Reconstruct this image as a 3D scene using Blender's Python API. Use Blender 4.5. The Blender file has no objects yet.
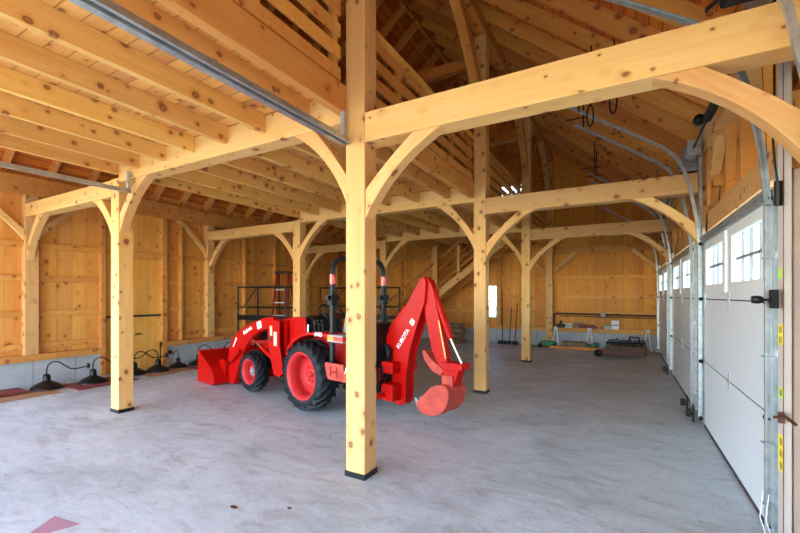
import bpy, bmesh, math, random
from mathutils import Vector, Matrix
C = bpy.context.scene.collection
PI = math.pi
random.seed(4)
rnd = random.Random(11)

# ------------------------------------------------------------------ materials
def new_mat(name):
    m = bpy.data.materials.new(name); m.use_nodes = True
    nt = m.node_tree; nt.nodes.clear()
    out = nt.nodes.new('ShaderNodeOutputMaterial')
    b = nt.nodes.new('ShaderNodeBsdfPrincipled')
    nt.links.new(b.outputs[0], out.inputs[0])
    return m, nt, b
class NT:
    def __init__(s, nt): s.nt = nt
    def n(s, t, **k):
        o = s.nt.nodes.new(t)
        for a, v in k.items(): setattr(o, a, v)
        return o
    def l(s, a, b): s.nt.links.new(a, b)
    def setin(s, node, idx, v):
        if hasattr(v, 'is_output') or hasattr(v, 'links'): s.l(v, node.inputs[idx])
        else: node.inputs[idx].default_value = v
    def math(s, op, a, b=None, c=None, clamp=False):
        o = s.n('ShaderNodeMath', operation=op); o.use_clamp = clamp
        s.setin(o, 0, a)
        if b is not None: s.setin(o, 1, b)
        if c is not None: s.setin(o, 2, c)
        return o.outputs[0]
    def vmath(s, op, a, b):
        o = s.n('ShaderNodeVectorMath', operation=op); s.setin(o, 0, a); s.setin(o, 1, b); return o.outputs[0]
    def noise(s, vec, scale, detail=3, rough=.5, dist=0):
        o = s.n('ShaderNodeTexNoise'); s.l(vec, o.inputs['Vector'])
        o.inputs['Scale'].default_value = scale; o.inputs['Detail'].default_value = detail
        o.inputs['Roughness'].default_value = rough; o.inputs['Distortion'].default_value = dist
        return o.outputs['Fac']
    def mix(s, f, a, b, mode='MIX'):
        o = s.n('ShaderNodeMix', data_type='RGBA', blend_type=mode); o.clamp_factor = True
        s.setin(o, 0, f)
        for i, v in ((6, a), (7, b)):
            if isinstance(v, tuple): o.inputs[i].default_value = (*v, 1)
            else: s.l(v, o.inputs[i])
        return o.outputs[2]
    def ramp(s, f, lo, hi):
        o = s.n('ShaderNodeMapRange'); o.clamp = True; s.l(f, o.inputs[0])
        o.inputs[1].default_value = lo; o.inputs[2].default_value = hi
        return o.outputs[0]

def flat(name, col, rough=.5, metal=0., noise=0., nscale=8, dark=None, bump=0, coat=0, spec=.5):
    m, nt, b = new_mat(name); N = NT(nt)
    b.inputs['Roughness'].default_value = rough; b.inputs['Metallic'].default_value = metal
    b.inputs['Specular IOR Level'].default_value = spec
    if coat: b.inputs['Coat Weight'].default_value = coat
    tc = N.n('ShaderNodeTexCoord').outputs['Object']
    f = N.noise(tc, nscale, 4, .6)
    d = dark or tuple(c*(1-noise) for c in col)
    c = N.mix(N.ramp(f, .35, .68), d, col)
    N.l(c, b.inputs['Base Color'])
    if bump:
        bn = N.n('ShaderNodeBump'); bn.inputs['Strength'].default_value = bump; bn.inputs['Distance'].default_value = .01
        N.l(f, bn.inputs['Height']); N.l(bn.outputs[0], b.inputs['Normal'])
    return m

def wood(name, light, dark, grain='X', board=None, bw=.14, world=False, knots=1.0, knot_scale=8.5, rough=.62, gap=.03, tonevar=.25):
    """pine: grain runs along axis grain; board = axis across which boards of width bw are laid"""
    m, nt, b = new_mat(name); N = NT(nt)
    tc = N.n('ShaderNodeTexCoord').outputs['Object']
    oi = N.n('ShaderNodeObjectInfo')
    sp = N.n('ShaderNodeSeparateXYZ'); N.l(tc, sp.inputs[0])
    ax = {'X': 0, 'Y': 1, 'Z': 2}
    if world: offs = None
    else:
        offs = N.math('MULTIPLY', oi.outputs['Random'], 61.7)
    tone = None
    comps = [sp.outputs[0], sp.outputs[1], sp.outputs[2]]
    seam = None
    if board:
        q = N.math('DIVIDE', comps[ax[board]], bw)
        fl = N.math('FLOOR', q)
        wn = N.n('ShaderNodeTexWhiteNoise', noise_dimensions='1D'); N.l(fl, wn.inputs['W'])
        tone = wn.outputs['Value']
        fr = N.math('FRACT', q)
        e = N.math('MINIMUM', fr, N.math('SUBTRACT', 1.0, fr))
        seam = N.math('LESS_THAN', e, gap)
        comps[ax[grain]] = N.math('ADD', comps[ax[grain]], N.math('MULTIPLY', tone, 53.0))
    if offs is not None: comps[ax[grain]] = N.math('ADD', comps[ax[grain]], offs)
    cb = N.n('ShaderNodeCombineXYZ')
    for i in range(3): N.l(comps[i], cb.inputs[i])
    v = cb.outputs[0]
    sc = [9, 9, 9]; sc[ax[grain]] = .7
    g1 = N.noise(N.vmath('MULTIPLY', v, tuple(sc)), 1.0, 4, .55, .8)
    sc = [60, 60, 60]; sc[ax[grain]] = 1.6
    g2 = N.noise(N.vmath('MULTIPLY', v, tuple(sc)), 1.0, 2, .5, .3)
    sc = [2.2, 2.2, 2.2]; sc[ax[grain]] = .5
    g3 = N.noise(N.vmath('MULTIPLY', v, tuple(sc)), 1.0, 2, .5)
    f = N.math('ADD', N.math('MULTIPLY', N.ramp(g1, .35, .7), .5), N.math('MULTIPLY', N.ramp(g2, .35, .65), .25))
    f = N.math('ADD', f, N.math('MULTIPLY', N.ramp(g3, .35, .65), .3))
    c = N.mix(f, light, dark)
    # knots
    sc = [1, 1, 1]; sc[ax[grain]] = .8
    for ksc, r0, r1, cut in ((knot_scale, .07, .17, .2), (4.2, .08, .06, .08)):
        kv = N.n('ShaderNodeTexVoronoi', voronoi_dimensions='3D', feature='F1')
        N.l(N.vmath('MULTIPLY', v, tuple(sc)), kv.inputs['Vector']); kv.inputs['Scale'].default_value = ksc
        kv.inputs['Randomness'].default_value = 1
        d = N.math('ADD', kv.outputs['Distance'], N.math('MULTIPLY', N.math('SUBTRACT', g2, .5), .014*ksc))
        ks = N.n('ShaderNodeSeparateColor'); N.l(kv.outputs['Color'], ks.inputs[0])
        gate = N.math('GREATER_THAN', ks.outputs[0], cut)
        rad = N.math('MULTIPLY_ADD', N.math('POWER', ks.outputs[1], 2.0), r1, r0)
        rel = N.math('DIVIDE', d, rad)
        halo = N.math('MULTIPLY', N.math('SUBTRACT', 1.0, N.ramp(rel, 1.0, 2.4)), gate)
        core = N.math('MULTIPLY', N.math('SUBTRACT', 1.0, N.ramp(rel, .75, 1.15)), gate)
        ring = N.math('MULTIPLY', core, N.ramp(rel, .45, .85))
        c = N.mix(N.math('MULTIPLY', halo, .45*knots), c, tuple(x*y for x, y in zip(dark, (.85, .68, .55))))
        c = N.mix(N.math('MULTIPLY', core, .7*knots), c, (.30, .10, .035))
        c = N.mix(N.math('MULTIPLY', ring, .7*knots), c, (.10, .03, .015))
    tv = tone if tone is not None else oi.outputs['Random']
    hs = N.n('ShaderNodeHueSaturation'); N.l(c, hs.inputs['Color'])
    N.l(N.math('MULTIPLY_ADD', tv, tonevar, 1-tonevar/2), hs.inputs['Value'])
    hs.inputs['Saturation'].default_value = 1.0
    N.l(N.math('MULTIPLY_ADD', tv, .014, .493), hs.inputs['Hue'])
    c = hs.outputs[0]
    if seam is not None: c = N.mix(N.math('MULTIPLY', seam, .6), c, tuple(x*.25 for x in dark))
    N.l(c, b.inputs['Base Color'])
    b.inputs['Roughness'].default_value = rough
    b.inputs['Specular IOR Level'].default_value = .35
    return m

LT, DK = (.84, .56, .25), (.70, .38, .125)
M = {}
M['timber'] = wood('pine_timber', (.84, .51, .205), (.72, .36, .105), knots=1.15)
M['joist'] = wood('pine_joist', (.85, .51, .16), (.72, .34, .075))
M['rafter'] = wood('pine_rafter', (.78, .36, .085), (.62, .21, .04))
M['board'] = wood('pine_board', (.82, .41, .105), (.68, .26, .045))
M['wallZ_Y'] = wood('pine_wall_boards_side', (.85, .42, .105), (.71, .27, .045), 'Z', 'Y', .235, True, tonevar=.22, gap=.010, knot_scale=6)
M['wallZ_X'] = wood('pine_wall_boards_end', (.86, .41, .08), (.72, .26, .03), 'Z', 'X', .235, True, tonevar=.22, gap=.010, knot_scale=6)
M['ceil'] = wood('pine_loft_floor_boards', (.82, .42, .13), (.68, .28, .065), 'X', 'Y', .14, True, tonevar=.3, gap=.035)
M['sheath'] = wood('pine_roof_sheathing', (.74, .23, .03), (.56, .12, .012), 'Y', 'X', .11, True, tonevar=.35, gap=.06, knots=.7)
M['ply'] = wood('plywood', (.84, .43, .10), (.68, .27, .045), 'Z', None, world=True, knots=.8, knot_scale=4)
M['red'] = flat('red_paint', (.54, .004, .002), .36, spec=.16, noise=.12, nscale=3)
M['red_dark'] = flat('dark_red_paint', (.36, .008, .006), .45, spec=.22, noise=.2)
M['red_worn'] = flat('worn_red_paint', (.66, .085, .05), .55, spec=.22, dark=(.40, .055, .04), nscale=9, bump=.1)
M['rim'] = flat('rim_red_paint', (.60, .035, .035), .4, spec=.2, noise=.1)
M['rubber'] = flat('black_rubber', (.009, .011, .016), .6, spec=.3, noise=.3, nscale=20)
M['black'] = flat('black_plastic', (.009, .009, .010), .4, spec=.3, noise=.2)
M['steel_black'] = flat('black_painted_steel', (.014, .014, .015), .4, .0, spec=.3, noise=.2)
M['galv'] = flat('galvanized_steel', (.56, .60, .62), .36, .7, dark=(.36, .40, .42), nscale=14)
M['chrome'] = flat('polished_rod', (.85, .87, .9), .15, 1.)
M['greymetal'] = flat('dull_grey_metal', (.3, .3, .31), .45, .6, noise=.2)
M['white'] = flat('white_door_skin', (.82, .82, .84), .45, noise=.02, nscale=2)
M['whitetrim'] = flat('white_window_trim', (.88, .88, .88), .4, noise=.02)
M['dark'] = flat('dark_seam', (.05, .035, .03), .8)
M['grey_plastic'] = flat('grey_plastic', (.33, .34, .34), .5, noise=.1)
M['yellow'] = flat('yellow_label', (.95, .80, .02), .5)
M['lime'] = flat('lime_sticker', (.55, .85, .05), .5)
M['green'] = flat('green_paint', (.02, .25, .08), .45, noise=.3)
M['print'] = flat('white_print', (.85, .85, .85), .5)
M['blackprint'] = flat('black_print', (.03, .03, .03), .5)
M['paper'] = flat('beige_paper_label', (.70, .62, .42), .6, noise=.1)
M['card'] = flat('cardboard', (.50, .27, .12), .85, dark=(.36, .19, .09), nscale=7)
M['redcard'] = flat('red_printed_cardboard', (.30, .06, .05), .7, dark=(.18, .04, .04), nscale=12)
M['amber'] = flat('amber_lens', (1., .33, .02), .25, coat=.5)
M['redlens'] = flat('red_lens', (.75, .01, .01), .25, coat=.5)
M['cream'] = flat('white_enamel_inside', (.8, .8, .78), .4)
M['brown'] = flat('rusty_brown_steel', (.15, .05, .025), .6, dark=(.06, .025, .015), nscale=12)
M['tape'] = flat('white_jamb_board', (.62, .57, .50), .6, noise=.06, nscale=5)
M['log'] = flat('rough_firewood', (.42, .26, .14), .85, dark=(.14, .08, .045), nscale=14, bump=.3)
M['pink'] = flat('red_chalk', (.55, .24, .28), .8, dark=(.42, .24, .30), nscale=20)

def concrete_floor():
    m, nt, b = new_mat('concrete_floor'); N = NT(nt)
    tc = N.n('ShaderNodeTexCoord').outputs['Object']
    a = N.noise(tc, .7, 6, .65, .6); bb = N.noise(N.vmath('MULTIPLY', tc, (1., 2.2, 1.)), 2.4, 8, .72, 1.2); cc = N.noise(tc, 26, 5, .7)
    c = N.mix(N.ramp(a, .32, .66), (.46, .52, .525), (.70, .77, .775))
    c = N.mix(N.math('MULTIPLY', N.ramp(bb, .5, .72), .55), c, (.84, .90, .91))
    c = N.mix(N.math('MULTIPLY', N.ramp(bb, .48, .30), .6), c, (.32, .27, .22))
    c = N.mix(N.math('MULTIPLY', N.ramp(cc, .40, .7), .28), c, (.30, .31, .34))
    vo = N.n('ShaderNodeTexVoronoi'); N.l(tc, vo.inputs['Vector']); vo.inputs['Scale'].default_value = 1.7
    sp = N.math('LESS_THAN', vo.outputs['Distance'], .035)
    c = N.mix(N.math('MULTIPLY', sp, .7), c, (.16, .11, .08))
    # sawdust streaks
    sd = N.noise(N.vmath('MULTIPLY', tc, (.9, 3.0, 1.)), 3., 7, .75, 2)
    c = N.mix(N.math('MULTIPLY', N.ramp(sd, .60, .74), .5), c, (.66, .60, .52))
    N.l(c, b.inputs['Base Color'])
    N.l(N.math('MULTIPLY_ADD', bb, -.25, .62), b.inputs['Roughness'])
    bn = N.n('ShaderNodeBump'); bn.inputs['Strength'].default_value = .25; bn.inputs['Distance'].default_value = .004
    N.l(N.math('ADD', cc, bb), bn.inputs['Height']); N.l(bn.outputs[0], b.inputs['Normal'])
    return m
M['floor'] = concrete_floor()
def block_mat():
    m, nt, b = new_mat('foundation_concrete'); N = NT(nt)
    tc = N.n('ShaderNodeTexCoord').outputs['Object']
    a = N.noise(tc, 2.2, 6, .6)
    c = N.mix(N.ramp(a, .3, .7), (.40, .42, .44), (.60, .62, .64))
    sp = N.n('ShaderNodeSeparateXYZ'); N.l(tc, sp.inputs[0])
    s = N.math('FRACT', N.math('DIVIDE', N.math('ADD', sp.outputs[0], sp.outputs[1]), .61))
    c = N.mix(N.math('MULTIPLY', N.math('LESS_THAN', s, .025), .6), c, (.15, .15, .15))
    N.l(c, b.inputs['Base Color']); b.inputs['Roughness'].default_value = .85
    return m
M['block'] = block_mat()
def glass_mat():
    m = bpy.data.materials.new('window_glass'); m.use_nodes = True; nt = m.node_tree; nt.nodes.clear(); N = NT(nt)
    o = N.n('ShaderNodeOutputMaterial'); t = N.n('ShaderNodeBsdfTransparent'); g = N.n('ShaderNodeBsdfGlossy')
    g.inputs['Roughness'].default_value = .03; t.inputs[0].default_value = (.93, .96, .95, 1)
    mx = N.n('ShaderNodeMixShader'); mx.inputs[0].default_value = .06
    N.l(t.outputs[0], mx.inputs[1]); N.l(g.outputs[0], mx.inputs[2]); N.l(mx.outputs[0], o.inputs[0])
    return m
M['glass'] = glass_mat()
M['ground'] = flat('gravel_and_grass', (.55, .54, .40), .95, dark=(.38, .44, .24), nscale=.6)

# ------------------------------------------------------------------ mesh helpers
class MB:
    def __init__(s): s.v = []; s.f = []; s.mi = []; s.sm = []; s.cur = 0; s.X = Matrix.Identity(4)
    def add(s, vs, fs, smooth=False, mi=None):
        o = len(s.v); s.v += [tuple(s.X @ Vector(p)) for p in vs]
        s.f += [tuple(i+o for i in f) for f in fs]
        s.mi += [s.cur if mi is None else mi]*len(fs); s.sm += [smooth]*len(fs); return s
    def box(s, x0, x1, y0, y1, z0, z1, mi=None):
        vs = [(x, y, z) for z in (z0, z1) for y in (y0, y1) for x in (x0, x1)]
        return s.add(vs, [(0, 2, 3, 1), (4, 5, 7, 6), (0, 1, 5, 4), (2, 6, 7, 3), (0, 4, 6, 2), (1, 3, 7, 5)], mi=mi)
    def prism(s, pts, axis, a, b, mi=None):
        """polygon pts extruded along axis from a to b"""
        def P(u, v, w):
            return {'Y': (u, w, v), 'X': (w, u, v), 'Z': (u, v, w)}[axis]
        n = len(pts); area = sum(pts[i][0]*pts[(i+1) % n][1]-pts[(i+1) % n][0]*pts[i][1] for i in range(n))
        if area < 0: pts = pts[::-1]
        vs = [P(u, v, a) for u, v in pts]+[P(u, v, b) for u, v in pts]
        fs = [tuple(range(n)), tuple(range(2*n-1, n-1, -1))]+[(i, i+n, (i+1) % n+n, (i+1) % n) for i in range(n)]
        return s.add(vs, fs, mi=mi)
    def tube(s, pts, r, n=8, mi=None, smooth=True, flatY=1.0):
        pts = [Vector(p) for p in pts]; vs = []; fs = []
        rr = r if isinstance(r, (list, tuple)) else [r]*len(pts)
        prev = None
        for i, p in enumerate(pts):
            t = (pts[min(i+1, len(pts)-1)]-pts[max(i-1, 0)]).normalized()
            if prev is None:
                a = Vector((0, 0, 1)) if abs(t.z) < .9 else Vector((1, 0, 0))
                u = t.cross(a).normalized()
            else: u = (prev-t*prev.dot(t)).normalized()
            w = t.cross(u); prev = u
            for k in range(n):
                an = 2*PI*k/n; vs.append(p+u*math.cos(an)*rr[i]+w*math.sin(an)*rr[i]*flatY)
        for i in range(len(pts)-1):
            for k in range(n):
                fs.append((i*n+k, i*n+(k+1) % n, (i+1)*n+(k+1) % n, (i+1)*n+k))
        s.add(vs, fs, smooth, mi)
        s.add(vs[:n], [tuple(range(n-1, -1, -1))], False, mi); s.add(vs[-n:], [tuple(range(n))], False, mi)
        return s
    def lathe(s, prof, axis='Z', n=24, c=(0, 0, 0), mi=None, smooth=True):
        """prof: list of (radius, height)"""
        vs = []; fs = []
        for r, h in prof:
            for k in range(n):
                a = 2*PI*k/n; x, y = r*math.cos(a), r*math.sin(a)
                p = {'Z': (x, y, h), 'Y': (x, h, y), 'X': (h, x, y)}[axis]
                vs.append((p[0]+c[0], p[1]+c[1], p[2]+c[2]))
        for i in range(len(prof)-1):
            for k in range(n): fs.append((i*n+k, i*n+(k+1) % n, (i+1)*n+(k+1) % n, (i+1)*n+k))
        return s.add(vs, fs, smooth, mi)
    def sweep(s, path, rail, mi=None):
        """closed 2d section rail [(u,v)] swept along path of (point, udir, vdir)"""
        n = len(rail); vs = []; fs = []
        for p, u, w in path:
            for a, b in rail: vs.append(Vector(p)+Vector(u)*a+Vector(w)*b)
        m = len(path)
        for i in range(m-1):
            for k in range(n): fs.append((i*n+k, i*n+(k+1) % n, (i+1)*n+(k+1) % n, (i+1)*n+k))
        fs.append(tuple(range(n-1, -1, -1))); fs.append(tuple((m-1)*n+k for k in range(n)))
        return s.add(vs, fs, mi=mi)
    def build(s, name, mats, parent=None, bevel=0, loc=None, rot=None):
        me = bpy.data.meshes.new(name); me.from_pydata(s.v, [], s.f)
        if not isinstance(mats, (list, tuple)): mats = [mats]
        for m in mats: me.materials.append(M[m] if isinstance(m, str) else m)
        me.polygons.foreach_set('material_index', [min(i, len(mats)-1) for i in s.mi])
        me.polygons.foreach_set('use_smooth', s.sm)
        bm = bmesh.new(); bm.from_mesh(me)
        if not any(s.sm): bmesh.ops.recalc_face_normals(bm, faces=bm.faces)
        bm.to_mesh(me); bm.free()
        me.update()
        o = bpy.data.objects.new(name, me); C.objects.link(o)
        if parent: o.parent = parent
        if loc: o.location = loc
        if rot: o.rotation_euler = rot
        if bevel:
            b = o.modifiers.new('bevel', 'BEVEL'); b.width = bevel; b.segments = 2; b.limit_method = 'ANGLE'
        return o
def empty(name, loc=(0, 0, 0), rz=0, parent=None):
    o = bpy.data.objects.new(name, None); C.objects.link(o); o.location = loc; o.rotation_euler = (0, 0, rz)
    o.empty_display_size = .1
    if parent: o.parent = parent
    return o
def tag(o, label, cat, group=None):
    o['label'] = label; o['category'] = cat
    if group: o['group'] = group
    return o
def struct(o): o['kind'] = 'structure'; return o
def lettering(text, size, mat, parent, mtx, depth=.002, shear=0, name='lettering'):
    cu = bpy.data.curves.new('t', 'FONT'); cu.body = text; cu.size = size; cu.extrude = depth; cu.shear = shear
    cu.align_x = 'CENTER'; cu.align_y = 'CENTER'; cu.offset = size*.02
    t = bpy.data.objects.new('t', cu); C.objects.link(t)
    dg = bpy.context.evaluated_depsgraph_get()
    me = bpy.data.meshes.new_from_object(t.evaluated_get(dg)); bpy.data.objects.remove(t)
    me.transform(mtx); me.materials.clear(); me.materials.append(M[mat])
    o = bpy.data.objects.new(name, me); C.objects.link(o); o.parent = parent; return o

def timber(name, p0, p1, w, h, mat='timber', bevel=.006, parent=None, up=(0, 0, 1)):
    """squared timber from p0 to p1 (centre line); local X = grain, w across local Y, h across local Z"""
    p0, p1 = Vector(p0), Vector(p1); d = p1-p0; L = d.length; x = d/L
    up = Vector(up) if abs(x.dot(Vector(up))) < .95 else Vector((0, 1, 0))
    y = up.cross(x).normalized(); z = x.cross(y)
    mb = MB(); mb.box(0, L, -w/2, w/2, -h/2, h/2)
    o = mb.build(name, mat, parent, bevel)
    R = Matrix((x, y, z)).transposed().to_4x4(); o.matrix_world = Matrix.Translation(p0) @ R
    return o
def brace(p_corner, hd, L, Ld, th, off, wd=.165, sag=.085, name='knee_brace', mat='timber'):
    """curved brace: corner point, horizontal unit dir hd, legs L (along beam) and Ld (down the post), thickness th, off along the normal"""
    hd = Vector(hd); n = hd.cross(Vector((0, 0, 1)))
    A = Vector((0, -Ld)); B = Vector((L, 0)); k = wd*1.42
    A2 = Vector((0, -Ld+k)); B2 = Vector((L-k, 0))
    def arc(P, Q, s):
        mid = (P+Q)/2; nn = Vector((-1, 1)).normalized(); out = []
        for i in range(13):
            t = i/12; out.append(P.lerp(Q, t)+nn*s*4*t*(1-t)*(P-Q).length)
        return out
    pts = arc(A, B, sag)+arc(B2, A2, sag*.25)
    # local frame with X along the chord so the grain follows
    ch = (B-A).normalized(); pr = Vector((-ch.y, ch.x))
    loc2 = [((p-A).dot(ch), (p-A).dot(pr)) for p in pts]
    mb = MB(); m = 13
    # quad strips, so that the curved outline stays clean
    top, bot = loc2[:m], loc2[m:][::-1]
    vs = []
    for t, b in zip(top, bot):
        for y in (-th/2, th/2): vs += [(t[0], y, t[1]), (b[0], y, b[1])]
    fs = []
    for i in range(m-1):
        a = i*4; c = a+4
        fs += [(a, c, c+1, a+1), (a+2, a+3, c+3, c+2), (a, a+2, c+2, c), (a+1, c+1, c+3, a+3)]
    fs += [(0, 1, 3, 2), ((m-1)*4, (m-1)*4+2, (m-1)*4+3, (m-1)*4+1)]
    mb.add(vs, fs)
    o = mb.build(name, mat, bevel=.005)
    x = hd*ch.x+Vector((0, 0, ch.y)); z = hd*pr.x+Vector((0, 0, pr.y)); y = z.cross(x)
    org = Vector(p_corner)+Vector((0, 0, -Ld))+n*off
    o.matrix_world = Matrix.Translation(org) @ Matrix((x, y, z)).transposed().to_4x4()
    return o

ORD = ['first', 'second', 'third', 'fourth', 'fifth', 'sixth', 'seventh', 'eighth', 'ninth', 'tenth', 'eleventh', 'twelfth',
       'thirteenth', 'fourteenth', 'fifteenth', 'sixteenth', 'seventeenth', 'eighteenth', 'nineteenth', 'twentieth', 'twenty-first',
       'twenty-second', 'twenty-third', 'twenty-fourth', 'twenty-fifth', 'twenty-sixth', 'twenty-seventh', 'twenty-eighth']
# ------------------------------------------------------------------ key dimensions
S = .187
YB = [2.806, 6.21, 9.64, 13.05]            # bent planes (front faces)
XC, XL, XR, XW = -1.807, -5.524, .80, -8.35  # right faces of centre row, left row; inner faces of side walls
YE = 13.24; YS = -2.4                       # back wall face, rear gable (behind the camera)
T = .8333; RX = -3.775; EZ = 3.52
def roofz(x): return EZ+T*(XR-x) if x > RX else EZ+T*(x-XW)
ROW = ['nearest', 'second', 'third', 'back wall']

# ------------------------------------------------------------------ setting
struct(MB().box(XW-.35, 1.2, YS-.3, YE+.3, -.15, 0).build('floor', 'floor'))
g = struct(MB().box(-60, 60, -60, 70, -.30, -.16).build('ground', 'ground'))
# left wall
wl = struct(MB().box(XW-.17, XW-.14, 1.2, YE+.15, .45, 3.6).build('wall_left', 'wallZ_Y'))
MB().box(XW-.30, XW-.07, 1.2, 4.03, 0, .42).box(XW-.30, XW-.07, 5.13, YE, 0, .42).build('foundation', 'block', wl)
for y0, y1 in ((1.2, 4.03), (5.13, YE)):
    MB().box(XW-.14, XW+.0, y0, y1, .42, .53).build('sill_plate', 'board', wl, .004)
MB().box(XW-.16, XW+.02, 1.2, YE, 3.14, 3.44).build('wall_plate', 'board', wl, .005)
gl = [.66, 1.20, 1.78, 2.34]
for y0, y1 in ((1.2, 2.806), (2.99, 3.95), (5.24, 6.21), (6.40, 7.32), (7.39, 9.64), (9.83, 13.05)):
    for z in gl:
        MB().box(XW-.14, XW-.085, y0, y1, z-.045, z+.045).build('girt', 'board', wl, .003)
for y0, y1, w in ((3.95, 4.03, 0), (5.13, 5.24, 0), (7.32, 7.39, 1), (11.3, 11.38, 1), (5.55, 5.60, 1), (8.4, 8.46, 1)):
    MB().box(XW-.14, XW-.02, y0, y1, (.53 if w else 0), 3.14).build('wall_stud', 'board', wl, .003)
# boarded-up doorway in the left wall
d = struct(MB().box(XW-.14, XW-.12, 4.03, 5.13, 0.0, 3.14).build('door_4', 'ply'))
MB().box(XW-.14, XW-.07, 4.03, 5.13, 1.07, 1.11).build('crossbar', 'dark', d)
MB().box(XW-.14, XW-.06, 4.03, 5.13, 2.25, 2.38).build('header', 'board', d, .003)
MB().box(XW-.135, XW-.10, 4.60, 4.70, 2.25, 2.33).build('latch_box', 'black', d)
MB().box(XW-.14, XW-.12, 4.62, 4.76, .70, .74).build('handle', 'black', d)
# back wall
GT = roofz(RX)+.25
gb = MB().prism([(XW-.15, .45), (1.0, .45), (1.0, roofz(1.0)+.2), (RX, GT), (XW-.15, roofz(XW-.15)+.2)], 'Y', YE+.14, YE+.17)
# opening for the window is cut by building the wall from pieces
wx0, wx1, wz0, wz1 = -3.93, -3.51, .78, 1.84
wb = MB()
wb.prism([(XW-.15, .45), (wx0, .45), (wx0, roofz(wx0)+.2), (RX, GT), (XW-.15, roofz(XW-.15)+.2)], 'Y', YE+.14, YE+.17)
ux0, ux1, uz0, uz1 = wx1+.01, -2.70, 3.95, 5.02
def zone(x0, x1, z0=None, z1=None):
    a = .45 if z0 is None else z0
    if z1 is None: wb.prism([(x0, a), (x1, a), (x1, roofz(x1)+.2), (x0, roofz(x0)+.2)], 'Y', YE+.14, YE+.17)
    else: wb.prism([(x0, a), (x1, a), (x1, z1), (x0, z1)], 'Y', YE+.14, YE+.17)
zone(wx1, ux0); zone(ux1, 1.0); zone(ux0, ux1, None, uz0); zone(ux0, ux1, uz1)
wb.prism([(wx0, .45), (wx1, .45), (wx1, wz0), (wx0, wz0)], 'Y', YE+.14, YE+.17)
wb.prism([(wx0, wz1), (wx1, wz1), (wx1, roofz(wx1)+.2), (wx0, roofz(wx0)+.2)], 'Y', YE+.14, YE+.17)
wb = struct(wb.build('wall_back', 'wallZ_X'))
MB().box(XW-.2, 1.0, YE+.04, YE+.3, 0, .44).build('foundation', 'block', wb)
MB().box(XW, 1.0, YE-.03, YE+.14, .44, .56).build('sill_plate', 'board', wb, .004)
XG = [XW, -5.711, -5.524, -1.994, -1.807, .80]
for x0, x1 in ((XW, -5.711), (-5.524, -4.03), (-3.38, -1.994), (-1.807, .80)):
    for z in (1.0, 1.46, 2.03):
        MB().box(x0, x1, YE+.06, YE+.14, z-.045, z+.045).build('girt', 'board', wb, .003)
    MB().box(x0, x1, YE+.06, YE+.14, 2.74, 2.95).build('girt', 'board', wb, .003)
for z in (3.5, 4.3, 5.1, 5.9):
    for x0, x1 in ((max(XW, -8.35+(z-3.5)/T), -3.55 if z == 4.3 else -1.994), (-2.65 if z == 4.3 else -1.994, -1.994), (-1.807, min(.8, .8-(z-3.5)/T))):
        if x1 > x0+.2: MB().box(x0, x1, YE+.07, YE+.14, z-.045, z+.045).build('girt', 'board', wb, .003)
for x in (-4.03, -3.47, -7.0):
    MB().box(x, x+.09, YE+.02, YE+.14, .56, 2.74).build('wall_stud', 'board', wb, .003)
wn = struct(MB().box(wx0, wx1, YE+.10, YE+.17, wz0, wz0+.04).box(wx0, wx1, YE+.10, YE+.17, wz1-.04, wz1)
            .box(wx0, wx0+.035, YE+.10, YE+.17, wz0, wz1).box(wx1-.035, wx1, YE+.10, YE+.17, wz0, wz1)
            .box(wx0, wx1, YE+.11, YE+.15, 1.29, 1.325).build('window_1', 'whitetrim'))
mu = MB()
for i in (1, 2): mu.box(wx0+(wx1-wx0)*i/3-.008, wx0+(wx1-wx0)*i/3+.008, YE+.12, YE+.14, wz0, wz1)
for z in (1.04, 1.57): mu.box(wx0, wx1, YE+.12, YE+.14, z-.008, z+.008)
mu.build('muntins', 'whitetrim', wn)
MB().box(wx0+.03, wx1-.03, YE+.129, YE+.132, wz0+.03, wz1-.03).build('pane', 'glass', wn)

wn = MB().box(ux0, ux1, YE+.10, YE+.17, uz0, uz0+.04).box(ux0, ux1, YE+.10, YE+.17, uz1-.04, uz1)
for x in (ux0, ux1-.035): wn.box(x, x+.035, YE+.10, YE+.17, uz0+.04, uz1-.04)
wn = struct(wn.build('window_2', 'whitetrim'))
mu = MB()
for i in (1, 2): mu.box(ux0+(ux1-ux0)*i/3-.01, ux0+(ux1-ux0)*i/3+.01, YE+.12, YE+.14, uz0, uz1)
for z in (4.3, 4.66): mu.box(ux0, ux1, YE+.12, YE+.14, z-.01, z+.01)
mu.build('muntins', 'whitetrim', wn)
MB().box(ux0+.03, ux1-.03, YE+.141, YE+.144, uz0+.03, uz1-.03).build('pane', 'glass', wn)
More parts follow.
